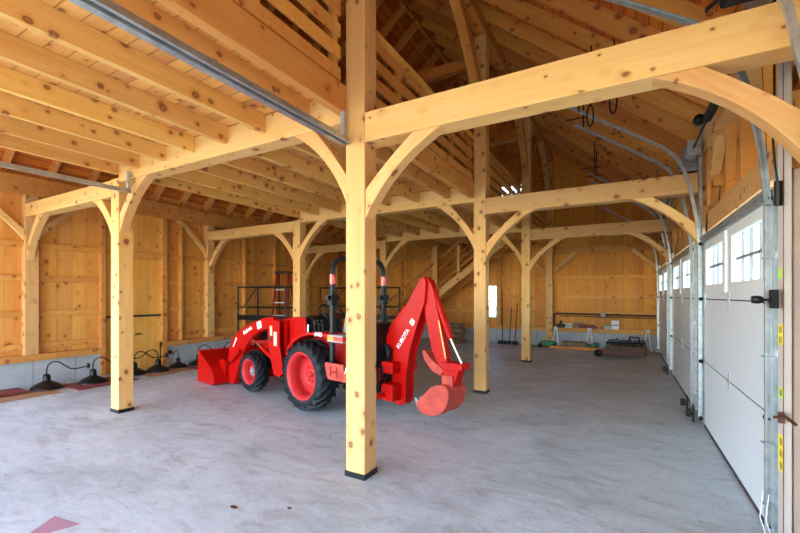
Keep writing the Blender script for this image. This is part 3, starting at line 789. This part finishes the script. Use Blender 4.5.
# operator platform and seat
MB().box(.0, .62, -.36, .36, .48, .52).build('platform', 'black', TR, .005)
for s in (1, -1): MB().box(.64, .84, s*.42-.10, s*.42+.10, .32, .35).box(.70, .74, s*.33-.01, s*.33+.01, .35, .55).build('step', 'steel_black', TR, .004)
seat = MB().prism([(-.28, .86), (.20, .84), (.24, .90), (.18, .96), (-.20, .94), (-.28, 1.0)], 'Y', -.24, .24).build('seat', 'black', TR, .03)
MB().prism([(-.30, .92), (-.20, .94), (-.27, 1.28), (-.35, 1.30), (-.38, 1.2)], 'Y', -.22, .22).build('seat_back', 'grey_plastic', seat, .03)
MB().box(-.15, .1, -.12, .12, .70, .86).build('seat_mount', 'steel_black', seat)
# fenders
for s in (1, -1):
    top = [(.52, .70), (.46, .82), (.34, .93), (.18, 1.0), (0, 1.035), (-.25, 1.04), (-.45, 1.04), (-.52, 1.0)]
    bot = [(-.50, .96), (-.25, 1.005), (0, 1.0), (.16, .965), (.31, .895), (.43, .79), (.49, .69)]
    f = MB().prism(top+bot, 'Y', min(s*.34, s*.60), max(s*.34, s*.60)).build('fender', 'red', TR, .008)
    MB().prism([(.52, .55), (.46, .82), (.34, .93), (.18, 1.0), (0, 1.035), (-.25, 1.04), (-.5, 1.03), (-.52, .55)], 'Y', min(s*.31, s*.345), max(s*.31, s*.345)).build('inner_panel', 'red_dark', f)
    MB().box(-.66, -.38, s*.49-.10, s*.49+.115, .945, 1.035).build('lamp_housing', 'grey_plastic', f, .01)
    MB().box(-.50, -.40, s*.606-.004, s*.606+.004, .965, 1.015).build('amber_lamp', 'amber', f)
    MB().box(-.669, -.51, s*.606-.004, s*.606+.004, .965, 1.015).box(-.672, -.655, s*.5-.08, s*.5+.106, .965, 1.015).build('tail_lamp', 'redlens', f)
    if s > 0:
        lettering('4WD', .07, 'print', f, Matrix.Translation((-.20, .602, 1.018)) @ Matrix.Rotation(PI, 4, 'Z') @ Matrix.Rotation(PI/2, 4, 'X'), shear=.3)
        MB().tube([(.40, .30, 1.10), (.36, .34, .92)], .014, 8).build('decal_stripe', 'print', f)
    MB().tube([(-.05, s*.40, 1.04), (-.05, s*.40, 1.13), (.12, s*.40, 1.13), (.12, s*.40, 1.03)], .012, 6).build('hand_rail', 'black', f)
# control levers
for k, (x, y) in enumerate(((.15, .30), (.05, .31), (.24, -.3), (-.05, -.3))):
    lv = MB(); lv.tube([(x, y, .9), (x+.03, y, 1.14)], .008, 6); lv.lathe([(.001, 1.13), (.02, 1.14), (.024, 1.17), (.001, 1.19)], 'Z', 10, (x+.03, y, 0)); lv.build('control_lever', 'black', TR)
# roll bar
rp = MB(); px = -.31
pts = [(px, .46, .62), (px, .46, 1.75), (px, .45, 1.86), (px, .40, 1.935), (px, .32, 1.965), (px, 0, 1.97), (px, -.32, 1.965), (px, -.40, 1.935), (px, -.45, 1.86), (px, -.46, 1.75), (px, -.46, .62)]
ro = rp.tube(pts, .036, 10).build('roll_bar', 'steel_black', TR)
for s in (1, -1):
    MB().box(px-.045, px+.045, s*.46-.045, s*.46+.045, 1.38, 1.52).tube([(px, s*.46-.09, 1.47), (px, s*.46+.09, 1.47)], .03, 10).build('fold_joint', 'black', ro)
    MB().lathe([(.0385, 1.64), (.0385, 1.76)], 'Z', 16, (px, s*.46, 0)).build('warning_band', 'redlens', ro)
# ---- front loader
ARM = [(1.02, 1.19), (1.25, 1.165), (1.52, 1.10), (1.80, 1.02), (2.05, .91), (2.24, .78), (2.33, .66), (2.40, .42), (2.48, .08), (2.46, .03), (2.20, .03), (2.16, .10), (2.10, .22), (1.98, .42), (1.90, .54), (1.80, .68), (1.60, .86), (1.35, .965), (1.10, 1.02), (.96, 1.03), (.94, 1.14)]
for s in (1, -1):
    # arm from three convex-ish slabs so the outline stays right
    a = MB().prism(ARM, 'Y', min(s*.40, s*.49), max(s*.40, s*.49)).build('loader_arm', 'red', TR, .006)
    if s > 0:
        def onarm(x, z, ang): return Matrix.Translation((x, .492, z)) @ Matrix.Rotation(PI, 4, 'Z') @ Matrix.Rotation(PI/2, 4, 'X') @ Matrix.Rotation(ang, 4, 'Z')
        lettering('Kubota', .095, 'print', a, onarm(1.73, .955, .42))
        MB().prism([(2.07, .80), (2.09, .825), (2.215, .66), (2.19, .645)], 'Y', .490, .4925).build('decal_stripe', 'print', a)
        MB().prism([(1.30, 1.02), (1.42, .985), (1.45, 1.09), (1.33, 1.125)], 'Y', .490, .493).build('emblem_plate', 'print', a)
        lettering('K', .075, 'blackprint', a, onarm(1.375, 1.055, .3))
    tw = MB().prism([(.80, 1.14), (1.12, 1.16), (1.10, .80), (.95, .36), (.80, .34), (.70, .42), (.80, .80)], 'Y', min(s*.36, s*.40), max(s*.36, s*.40))
    tw.prism([(.80, 1.14), (1.12, 1.16), (1.10, .80), (.95, .36), (.80, .34), (.70, .42), (.80, .80)], 'Y', min(s*.49, s*.51), max(s*.49, s*.51))
    tw.box(.74, .90, min(s*.15, s*.4), max(s*.15, s*.4), .40, .52)
    tw = tw.build('loader_tower', 'red', TR, .004)
    if s > 0:
        MB().box(.86, .94, .511, .513, .78, .98).build('decal', 'paper', tw)
        MB().box(.98, 1.04, .511, .513, .92, 1.06).build('decal', 'paper', tw)
        MB().box(.985, 1.035, .513, .515, .84, .90).build('decal_print', 'blackprint', tw)
    MB().tube([(.92, s*.45, .52), (1.35, s*.45, .70)], .034, 12, mi=0).tube([(1.35, s*.45, .70), (1.75, s*.45, .86)], .018, 10, mi=1).build('lift_cylinder', ['red', 'chrome'], TR)
    MB().tube([(1.10, s*.445, .82), (1.75, s*.445, .76), (1.86, s*.445, .72)], .03, 12).build('crossbar', 'red_dark', TR)
    MB().tube([(1.90, s*.53, .62), (2.20, s*.53, .42)], .03, 12, mi=0).tube([(2.20, s*.53, .42), (2.50, s*.50, .28)], .016, 8, mi=1).build('tilt_cylinder', ['red', 'chrome'], TR)
MB().tube([(2.02, -.42, .50), (2.02, .42, .50)], .04, 12).build('cross_tube', 'red', TR)
MB().tube([(2.0, .2, .55), (1.6, .24, .62), (1.2, .33, .6), (.95, .36, .7)], .012, 6).tube([(2.0, -.2, .55), (1.6, -.24, .62), (1.2, -.33, .6)], .012, 6).build('hydraulic_hoses', 'black', TR)
bp = [(2.98, .53), (2.955, .53), (2.50, .30), (2.385, .18), (2.375, .05), (2.44, .012), (3.03, .012), (3.03, .025), (2.45, .026), (2.395, .06), (2.405, .175), (2.51, .285)]
bk = MB().prism(bp, 'Y', -.72, .72)
for s in (1, -1):
    bk.prism([(2.955, .53), (2.50, .30), (2.385, .18), (2.375, .05), (2.44, .012), (3.03, .012), (2.99, .53)], 'Y', min(s*.72, s*.735), max(s*.72, s*.735))
bk = bk.build('loader_bucket', 'red', TR, .003)
MB().box(2.95, 2.995, -.72, .72, .50, .55).build('bucket_rim', 'red', bk, .005)
for y in (.33, .53, -.33, -.53): MB().prism([(2.38, .06), (2.38, .42), (2.55, .42), (2.60, .34), (2.45, .20), (2.40, .06)], 'Y', y-.02, y+.02).build('bucket_ear', 'red', bk, .004)

# ---- backhoe
BY = -.12
fr = MB()
fr.box(-.76, -.64, -.34, .34, .42, .54)
fr.box(-1.0, -.80, -.12, .12, .24, .44).box(-.98, -.80, -.10, .10, .56, .70)
fr.box(-.62, -.30, -.22, -.12, .40, .56).box(-.62, -.30, .12, .22, .40, .56)
fr = fr.build('backhoe_frame', 'red', TR, .01)
MB().box(-.76, -.60, -.20, .20, .62, 1.16).build('control_console', 'black', TR, .015)
for y in (-.14, -.05, .05, .14):
    cl = MB(); cl.tube([(-.70, y, 1.14), (-.64, y, 1.34)], .008, 6); cl.lathe([(.001, 1.33), (.018, 1.34), (.02, 1.37), (.001, 1.39)], 'Z', 10, (-.64, y, 0)); cl.build('console_lever', 'black', TR)
for s in (1, -1):
    lg = MB().prism([(-.66, .58), (-.76, .58), (-.76, .36), (-.66, .36)], 'Y', min(s*.34, s*.50), max(s*.34, s*.50))
    lg.box(-.76, -.66, s*.50-.04, s*.50+.04, .34, .66)
    lg = lg.build('stabilizer', 'red', TR, .006)
    MB().tube([(-.71, s*.40, 1.0), (-.71, s*.56, .72)], .03, 10, mi=0).tube([(-.71, s*.56, .72), (-.71, s*.60, .60)], .016, 8, mi=1).build('stabilizer_cylinder', ['red', 'chrome'], lg)
    ft = MB().prism([(-.36, .70), (-.34, .66), (-.40, .50), (-.70, .50), (-.68, .70)], 'Y', s*.60-.012, s*.60+.012).box(-.78, -.60, s*.60-.03, s*.60+.012, .50, .62)
    ft.build('stabilizer_pad', 'red_worn', lg, .004)
    if s > 0:
        MB().box(-.47, -.45, .612, .618, .54, .66).box(-.58, -.56, .612, .618, .54, .66).box(-.57, -.46, .612, .618, .59, .61).build('stamped_mark', 'red_dark', lg)
# boom, two plates with a web
BM = [(-.84, .30), (-.86, .22), (-.92, .17), (-1.0, .17), (-1.06, .22), (-1.07, .34), (-1.075, .55), (-1.13, .85), (-1.24, 1.15), (-1.35, 1.42), (-1.375, 1.66), (-1.34, 1.71), (-1.29, 1.70), (-1.24, 1.63), (-1.0, 1.26), (-.80, 1.06), (-.71, .94), (-.70, .84), (-.73, .70)]
bo = MB()
bo.prism(BM, 'Y', BY+.05, BY+.08).prism(BM, 'Y', BY-.08, BY-.05)
inner = [((x+1.03)*.80-1.03, (z-.9)*.93+.9) for x, z in BM]
bo.prism(inner, 'Y', BY-.05, BY+.05)
bo = bo.build('boom', 'red', TR, .004)
def onboom(x, z, ang): return Matrix.Translation((x, BY+.082, z)) @ Matrix.Rotation(PI, 4, 'Z') @ Matrix.Rotation(PI/2, 4, 'X') @ Matrix.Rotation(ang, 4, 'Z')
ang = math.atan2(1.24-.96, 1.212-1.012)
lettering('KUBOTA', .072, 'print', bo, onboom(-1.03, .98, ang))
MB().prism([(-1.13, 1.18), (-1.18, 1.14), (-1.215, 1.195), (-1.165, 1.235)], 'Y', BY+.081, BY+.0825).build('emblem_plate', 'print', bo)
lettering('K', .05, 'blackprint', bo, onboom(-1.173, 1.187, ang))
MB().tube([(-.62, BY, .86), (-.66, BY, .95), (-1.03, BY, 1.36)], .042, 14, mi=0).tube([(-1.03, BY, 1.36), (-1.27, BY, 1.645)], .018, 10, mi=1).build('dipper_cylinder', ['red', 'chrome'], TR)
DP = [(-1.29, 1.655), (-1.34, 1.72), (-1.40, 1.68), (-1.46, 1.55), (-1.54, 1.22), (-1.64, .76), (-1.60, .70), (-1.53, .70), (-1.43, .88), (-1.34, 1.25)]
dp = MB().prism(DP, 'Y', BY-.048, BY+.048).build('dipper', 'red', TR, .006)
MB().prism([(-1.52, 1.22), (-1.54, 1.22), (-1.635, .80), (-1.615, .80)], 'Y', BY+.0485, BY+.051).build('edge_decal', 'amber', dp)
MB().tube([(-1.43, BY, 1.57), (-1.45, BY, 1.50), (-1.66, BY, 1.02)], .038, 14, mi=0).tube([(-1.66, BY, 1.02), (-1.82, BY, .73)], .017, 10, mi=1).build('bucket_cylinder', ['red', 'chrome'], TR)
MB().prism([(-1.56, .73), (-1.60, .76), (-1.85, .765), (-1.86, .70), (-1.62, .67)], 'Y', BY-.085, BY+.085).prism([(-1.60, .70), (-1.81, .70), (-1.74, .50), (-1.60, .50)], 'Y', BY-.07, BY+.07).build('bucket_linkage', 'red', TR, .006)
# thumb
MB().prism([(-1.30, .86), (-1.34, .87), (-1.42, .78), (-1.56, .70), (-1.60, .66), (-1.56, .60), (-1.44, .64), (-1.33, .76)], 'Y', BY-.06, BY+.06).build('thumb', 'red_worn', TR, .006)
# digging bucket
Bk = [(-1.308, .28), (-1.33, .21), (-1.40, .165), (-1.52, .165), (-1.64, .21), (-1.715, .30), (-1.745, .40), (-1.74, .48), (-1.69, .525), (-1.60, .52), (-1.51, .485)]
sh = MB()
out = Bk[2:10]; inn = [((x+1.56)*.93-1.56, (z-.34)*.93+.34) for x, z in out]
sh.prism(out+inn[::-1], 'Y', BY-.165, BY+.165)
for s in (1, -1): sh.prism(Bk, 'Y', BY+s*.165-.008, BY+s*.165+.008)
sh.prism([(-1.308, .28), (-1.33, .21), (-1.40, .165), (-1.41, .18), (-1.345, .22), (-1.322, .28)], 'Y', BY-.165, BY+.165)
sh = sh.build('digging_bucket', 'red_worn', TR, .004)
te = MB()
for k in range(4):
    y = BY-.145+.097*k; te.prism([(-1.33, .31), (-1.335, .24), (-1.30, .24), (-1.275, .33), (-1.29, .33)], 'Y', y-.02, y+.02)
te.build('bucket_teeth', 'greymetal', sh, .003)
for y in (-.08, .08): MB().box(-1.74, -1.60, BY+y-.01, BY+y+.01, .48, .62).build('bucket_ear', 'red_worn', sh, .003)
hs = MB()
for k in range(8):
    y = -.24+.06*k
    hs.tube([(-.66, y, .60), (-.76-.02*(k % 3), y*1.1+.03, .80-.03*k), (-.84, y+.05, .62), (-.80-.03*(k % 2), y, .34), (-.86, BY+.10, .50+.05*k), (-.76, BY+.11, .90)], .011, 6)
hs.build('backhoe_hoses', 'black', TR)
for s in (1, -1): MB().tube([(-.86, s*.12, .30), (-.86, s*.22, .30), (-.74, s*.34, .48)], .03, 10).build('swing_cylinder', 'red', TR)

# ------------------------------------------------------------------ barn lamps on the floor
def barn_lamp(x, y, rz, label, tip=0.0, s=1.0):
    t = empty('barn_lamp', (x, y, .022), rz); tag(t, label, 'lamp', 'barn lamps by the left wall')
    t.rotation_euler = (0, tip, rz); t.scale = (s, s, s)
    MB().lathe([(.215, .0), (.215, .012), (.20, .03), (.15, .065), (.09, .095), (.058, .11), (.052, .13), (.05, .19), (.042, .215), (.02, .225), (.001, .226)], 'Z', 32).lathe([(.213, 0), (.197, .026), (.147, .06), (.087, .088), (.001, .10)], 'Z', 32, mi=1).build('lamp_shade', ['black', 'cream'], t)
    pts = [(0, 0, .22), (0, 0, .30), (.02, 0, .37), (.08, 0, .415), (.16, 0, .40), (.23, 0, .34), (.30, 0, .285), (.38, 0, .27), (.45, 0, .285), (.54, 0, .305)]
    MB().tube(pts, .010, 8).build('gooseneck', 'black', t)
    MB().lathe([(.001, .53), (.045, .53), (.05, .55), (.02, .57), (.001, .57)], 'X', 20, (0, 0, .305)).build('mount_plate', 'black', t)
    return t
barn_lamp(-7.95, 2.95, 1.10, 'black gooseneck barn lamp on the floor, farthest left, below the left wall post')
barn_lamp(-7.80, 3.55, 1.15, 'black gooseneck barn lamp on red cardboard just left of the near left post')
barn_lamp(-7.95, 4.32, 1.2, 'black gooseneck barn lamp half hidden behind the near left post')
barn_lamp(-7.90, 4.75, -2.0, 'black gooseneck barn lamp in front of the boarded doorway, neck bent left')
barn_lamp(-7.95, 5.21, 2.9, 'black barn lamp beside the right jamb of the boarded doorway', s=.85)
barn_lamp(-7.85, 5.62, 1.2, 'black gooseneck barn lamp standing left of the red loader bucket')
barn_lamp(-7.80, 6.25, 1.2, 'black gooseneck barn lamp behind the red loader bucket')
def sheet(x, y, a, w, l, mat, label, z=0.0, h=.010, bend=.008):
    m = MB(); vs = []; fs = []; n = 8
    for i in range(n+1):
        for j in (0, 1):
            zz = z+bend*math.sin(i/n*PI)*(j*.8+.2)
            for k in (0, 1): vs.append((l*(i/n-.5), w*(j-.5), zz+k*h))
    for i in range(n):
        a0 = i*4; b0 = a0+4
        fs += [(a0, b0, b0+2, a0+2), (a0+1, a0+3, b0+3, b0+1), (a0, a0+1, b0+1, b0), (a0+2, b0+2, b0+3, a0+3)]
    fs += [(0, 2, 3, 1), (n*4, n*4+1, n*4+3, n*4+2)]
    m.add(vs, fs); o = m.build('cardboard_sheet', mat, loc=(x, y, 0), rot=(0, 0, a)); tag(o, label, 'cardboard', 'cardboard under the lamps'); return o
sheet(-7.75, 2.35, PI/2, .55, 1.25, 'card', 'brown cardboard sheet on the floor at the left picture edge')
sheet(-7.98, 2.25, PI/2, .35, .8, 'redcard', 'dark red printed cardboard at the left picture edge', .03, .03)
sheet(-7.72, 3.62, PI/2+.05, .62, .95, 'redcard', 'red printed cardboard under the second barn lamp', 0, .02)
sheet(-7.78, 4.9, PI/2, .6, 1.1, 'card', 'brown cardboard in front of the boarded doorway', 0, .01, .01)
sheet(-7.62, 5.62, PI/2+.1, .5, .8, 'redcard', 'red printed cardboard left of the loader bucket', 0, .02)

# ------------------------------------------------------------------ scaffold and ladder behind the tractor
def scaffold(x0, x1, y0, y1, label):
    t = empty('scaffold', (x0, y0, 0)); tag(t, label, 'scaffold', 'scaffolds behind the tractor')
    L = x1-x0; W = y1-y0
    for x in (0, L):
        for y in (0, W): MB().tube([(x, y, 0), (x, y, 1.72)], .02, 8).build('upright', 'steel_black', t)
    for y in (0, W):
        MB().tube([(0, y, 1.70), (L, y, 1.70)], .016, 8).build('top_rail', 'steel_black', t)
        MB().tube([(0, y, 1.22), (L, y, 1.22)], .012, 8).build('mid_rail', 'steel_black', t)
    for x in (0, L):
        MB().tube([(x, 0, 1.70), (x, W, 1.70)], .014, 8).tube([(x, 0, 1.22), (x, W, 1.22)], .012, 8).build('end_rail', 'steel_black', t)
    MB().tube([(L*.1, 0, 1.2), (L*.4, 0, 1.66)], .012, 6).build('diagonal', 'steel_black', t)
    MB().box(-.02, L+.02, -.02, W+.02, .92, .99).build('platform', 'steel_black', t, .004)
    MB().box(-.02, L+.02, -.02, .0, .99, 1.04).build('toe_board', 'black', t)
    return t
scaffold(-7.98, -6.45, 6.78, 7.40, 'black steel scaffold with rails standing behind the loader arm')
scaffold(-6.9, -4.9, 8.55, 9.25, 'black steel scaffold seen behind the tractor seat and roll bar')
t = empty('step_ladder', (-7.55, 7.78, 0), .25); tag(t, 'red fibreglass step ladder with black top behind the loader', 'ladder'); t.scale = (1.1, 1.1, 1.1)
for s in (-1, 1):
    MB().tube([(s*.26, -.16, 0), (s*.14, .06, 1.88)], .026, 6).build('side_rail', 'red_dark', t)
    MB().tube([(s*.26, .42, 0), (s*.14, .14, 1.88)], .020, 6).build('rear_leg', 'red_dark', t)
for k in range(1, 6):
    z = k*.30; f = z/1.88
    MB().box(-.26+.12*f, .26-.12*f, -.18+.22*f, -.10+.22*f, z-.012, z+.012).build('step', 'galv', t)
MB().box(-.19, .19, .02, .20, 1.88, 1.93).build('top_cap', 'black', t, .01)

# ------------------------------------------------------------------ stair along the back wall
t = empty('staircase', (-7.15, 12.0, 0)); tag(t, 'open pine staircase climbing to the loft along the back wall', 'staircase')
SL = .745; run = 4.3
def strip(z0, z1, y0, y1, nm, mat='board', x0=0., x1=run):
    m = MB(); m.prism([(x0, x0*SL+z0), (x1, x1*SL+z0), (x1, x1*SL+z1), (x0, x0*SL+z1)], 'Y', y0, y1); return m.build(nm, mat, t, .003)
strip(-.18, .07, 0, .045, 'stringer', 'timber'); strip(-.18, .07, .9, .945, 'stringer')
for k in range(1, 16):
    x = k*run/16; z = x*SL; MB().box(x-.14, x+.14, .045, .9, z-.035, z).build('tread', 'board', t, .002)
for k, (a, b) in enumerate(((.26, .36), (.50, .60), (.74, .84), (.98, 1.08))): strip(a, b, .95, .972, 'handrail_board', 'rafter', 0, 3.2)
for k, (a, b) in enumerate(((.98, 1.07),)): strip(a, b, .0, .04, 'handrail', 'rafter', 0, 2.9)
for x in (.05, 1.98, 2.80):
    MB().box(x-.045, x+.045, .045, .13, max(0, x*SL), min(3.0, x*SL+1.1) if x < 1 else 3.04).build('baluster', 'timber', t, .004)
t = tag(timber('timber_post', (-5.05, 12.0-.06, 0), (-5.05, 12.0-.06, 3.04), .10, .12, up=(1, 0, 0)), 'thin pine stair post behind the top of the backhoe boom', 'post')
# lumber pile under the stair
k = 0
for row in range(4):
    for c_ in range(4-(row % 2)-(row > 2)):
        r_ = .075+.008*((k*7) % 3)
        o = MB().tube([(-.28, 0, 0), (-.05, .004, .006), (.28, 0, 0)], [r_, r_+.004, r_-.004], 9).build('firewood_log', 'log', loc=(-4.62+rnd.uniform(-.08, .08), 12.30+.172*c_+.086*(row % 2), .088+.150*row), rot=(rnd.uniform(0, 2), 0, 0))
        tag(o, 'rough split log in the pile under the stair', 'log', 'logs under the stair'); k += 1

# ------------------------------------------------------------------ brooms by the back wall
def broom(x, y, h, lean, mat, w, label, head='black'):
    t = empty('broom', (x, y, 0)); tag(t, label, 'broom', 'long-handled tools on the back wall')
    MB().tube([(0, 0, .10), (lean, YE-.04-y, h)], .013, 8).build('handle', mat, t)
    MB().box(-w/2, w/2, -.04, .04, .05, .10).build('head', head, t, .008)
    m = MB()
    m.prism([(-.035, .05), (.035, .05), (.05, 0), (-.05, 0)], 'X', -w/2+.005, w/2-.005).build('bristles', 'black', t)
broom(-3.24, 12.95, 1.66, -.08, 'steel_black', .28, 'dark-handled push broom leaning on the back wall beside the window')
broom(-2.87, 12.95, 1.28, .03, 'red_dark', .18, 'red-handled push broom leaning on the back wall, right of the dark one')
broom(-3.03, 12.95, 1.10, .0, 'brown', .10, 'short brown-handled broom between the two push brooms')

# ------------------------------------------------------------------ bench / sawhorses and things along the back wall
t = tag(MB().tube([(-1.79, YE-.05, .56), (-1.79, YE-.05, .90), (-1.77, YE-.05, .955), (-1.70, YE-.05, .97), (.74, YE-.05, .95)], .028, 10).tube([(-1.60, YE-.05, .90), (.74, YE-.05, .885)], .012, 8).build('wall_pipe', 'brown'), 'long brown pipe running along the back wall above the sill', 'pipe')
t = tag(MB().box(-.56, -.44, YE-.10, YE+.05, .90, 1.02).build('outlet_box', 'greymetal', bevel=.01), 'small grey outlet box on the back wall pipe', 'outlet box')
for k, x in enumerate((-1.70, -.82, .55)):
    t = empty('sawhorse', (x, 12.95, 0)); tag(t, ['white folding sawhorse, leftmost against the back wall', 'white folding sawhorse in the middle of the back wall', 'white folding sawhorse behind the brown trailer hitch rack'][k], 'sawhorse', 'sawhorses at the back wall')
    for s in (-1, 1):
        for y in (-.1, .12):
            MB().tube([(s*.10-.02, y*1.4, 0), (s*.02, y*.4, .56)], .015, 6).build('leg', 'whitetrim', t)
    MB().box(-.05, .05, -.10, .14, .54, .59).build('top_bar', 'whitetrim', t)
for k, (x, w, h, mat, lb, nm) in enumerate((
        (-1.42, .28, .13, 'whitetrim', 'white tool case on the back wall sill, leftmost', 'tool_case'),
        (-1.10, .26, .16, 'card', 'brown cardboard box on the back wall sill', 'cardboard_box'),
        (-.20, .18, .24, 'whitetrim', 'white square box on the back wall sill, rightmost', 'white_box'),
        (-.38, .2, .10, 'greymetal', 'grey tool lying beside the white square box', 'power_tool'),
        (-.72, .12, .05, 'black', 'small black tool on the back wall sill', 'hand_tool'))):
    o = MB().box(-w/2, w/2, -.09, .05, 0, h).box(-w/2+.02, w/2-.02, -.093, -.088, h*.45, h*.55, mi=1).build(nm, [mat, 'blackprint'], loc=(x, YE-.04+.04, .56), bevel=.01)
    tag(o, lb, 'box' if k in (1, 2) else 'tool', None)
o = tag(MB().box(-.10, .10, -.1, .1, 0, .10).box(-.03, .03, -.03, .03, .1, .19).build('chop_saw', ['black'], loc=(-1.55, 12.83, .59-.0), bevel=.01), 'black saw motor standing on the left sawhorse', 'tool')
o = tag(MB().box(-.20, .20, -.1, .1, 0, .08).build('parts_tray', 'redcard', loc=(-.90, 12.95, .592), bevel=.01), 'red tray resting on the middle sawhorse', 'tray')
# low cart/boards between the sawhorses
for k in range(4):
    o = MB().box(-.62, .62, -.07, .07, 0, .035).build('board_offcut', 'board', loc=(-1.22+.02*k, 12.62+.10*(k % 2), .0+.036*(k//2)+.0), rot=(0, 0, -.06+.03*k), bevel=.002)
    tag(o, 'pine board offcut on the floor between the two left sawhorses', 'board', 'board offcuts')
o = tag(MB().box(-.30, .30, -.12, .12, 0, .14).build('wooden_crate', 'log', loc=(-1.18, 12.66, .075), bevel=.01), 'low brown wooden crate on the board offcuts', 'crate')
gm = empty('garden_trimmer', (-1.95, 12.85, 0)); tag(gm, 'low green machine on the floor right of the farthest free post', 'garden machine')
MB().prism([(-.20, .04), (.28, .04), (.30, .12), (.12, .19), (-.15, .17)], 'Y', -.12, .12).build('body', 'green', gm, .02)
for x in (-.15, .22): MB().lathe([(.001, -.15), (.06, -.15), (.06, .15), (.001, .15)], 'Y', 16, (x, 0, .06)).build('wheel', 'black', gm)
gm = empty('garden_hose', (-.75, 12.75, 0)); tag(gm, 'coil of green hose beside the middle sawhorse', 'hose')
pts = [(.16*math.cos(a)*(1+.1*math.sin(3*a)), .13*math.sin(a), .02+.008*a) for a in [k*.35 for k in range(60)]]
MB().tube(pts, .014, 6).build('coil', 'green', gm)
# brown wheeled attachment full of machine parts
br = empty('rototiller', (.0, 11.55, 0), -.1); tag(br, 'rust-brown tractor attachment with black tines on the floor near the garage doors', 'tractor attachment')
MB().prism([(-.40, .06), (.46, .06), (.46, .26), (.38, .30), (-.30, .30), (-.40, .22)], 'Y', -.22, .22).build('housing', 'brown', br, .015)
MB().lathe([(.001, -.05), (.09, -.05), (.09, .05), (.001, .05)], 'Y', 20, (-.52, -.15, .09)).build('gauge_wheel', 'black', br)
MB().box(-.50, -.38, -.2, -.1, .08, .18).build('wheel_arm', 'red_dark', br)
m = MB()
for k in range(9):
    x = -.34+.09*k
    m.tube([(x, -.18, .28), (x+.02, -.10, .40+.03*(k % 3)), (x+.05, .02, .42), (x+.04, .15, .30)], .014, 6)
m.tube([(-.38, 0, .34), (.42, 0, .36)], .025, 8).build('tines', 'steel_black', br)
MB().tube([(.1, .0, .35), (.12, .1, .50), (.3, .15, .48), (.34, .12, .3)], .02, 8).build('hitch_frame', 'steel_black', br)

# chalk mark and debris on the floor
tag(MB().prism([(-.16, .10), (.10, .14), (.0, -.16)], 'Z', 0, .0015).build('chalk_mark', 'pink', loc=(-3.17, 1.18, .0005)), 'faded red triangular mark on the concrete near the bottom left', 'floor mark')
for k, (x, y, r, lb) in enumerate(((-2.38, 1.98, .035, 'small brown leaf on the concrete left of the central post'), (-2.03, 2.17, .02, 'tiny dark chip on the concrete nearest the central post'))):
    tag(MB().prism([(-r, 0), (-r*.3, r*.5), (r, r*.3), (r*.8, -r*.3), (0, -r*.5)], 'Z', 0, .004).build('wood_chip', 'brown', loc=(x, y, .0005)), lb, 'debris')

# ------------------------------------------------------------------ light
sun = bpy.data.lights.new('sun', 'SUN'); sun.energy = 4.2; sun.angle = .01; sun.color = (1, .94, .84)
so = bpy.data.objects.new('sun', sun); C.objects.link(so)
so.rotation_euler = Vector((.25, -.70, .74)).to_track_quat('Z', 'Y').to_euler()
w = bpy.data.worlds.new('World'); bpy.context.scene.world = w; w.use_nodes = True; nt = w.node_tree; nt.nodes.clear()
o = nt.nodes.new('ShaderNodeOutputWorld'); bg = nt.nodes.new('ShaderNodeBackground'); sk = nt.nodes.new('ShaderNodeTexSky')
sk.sky_type = 'NISHITA'; sk.sun_disc = False; sk.sun_elevation = math.radians(45); sk.sun_rotation = math.radians(200)
sk.air_density = 1.0; sk.dust_density = .2; sk.ozone_density = 2.5
nt.links.new(sk.outputs[0], bg.inputs[0]); bg.inputs[1].default_value = .58; nt.links.new(bg.outputs[0], o.inputs[0])
# daylight entering through the open bay behind the camera
def portal(loc, rot, sx, sy):
    l = bpy.data.lights.new('daylight', 'AREA'); l.shape = 'RECTANGLE'; l.size = sx; l.size_y = sy; l.cycles.is_portal = True
    p = bpy.data.objects.new('daylight_opening', l); C.objects.link(p); p.location = loc; p.rotation_euler = rot
portal(((ux0+ux1)/2, YE+.2, 4.5), (-PI/2, 0, 0), .8, 1.0)
for a, b in DOORS: portal((XR+.12, (a+b)/2, 1.81), (PI/2, 0, PI/2), 2.4, .6)
portal(((XW+1)/2, YS-.1, 1.6), (PI/2, 0, 0), 9.3, 3.2)

# ------------------------------------------------------------------ camera
cam = bpy.data.cameras.new('camera'); co = bpy.data.objects.new('camera', cam); C.objects.link(co)
F, TH, Y0, CX = 411.457, 30.635, 295.565, 380.0
cam.sensor_width = 36; cam.lens = F/800*36
cam.shift_x = (400-CX)/800; cam.shift_y = (Y0-266.5)/800
co.location = (0, 0, 1.5); co.rotation_euler = (PI/2, 0, math.radians(TH))
cam.clip_start = .02
sc = bpy.context.scene; sc.camera = co
sc.view_settings.view_transform = 'Standard'; sc.view_settings.look = 'None'; sc.view_settings.gamma = 1; sc.view_settings.use_curve_mapping = False
sc.view_settings.exposure = 1.52
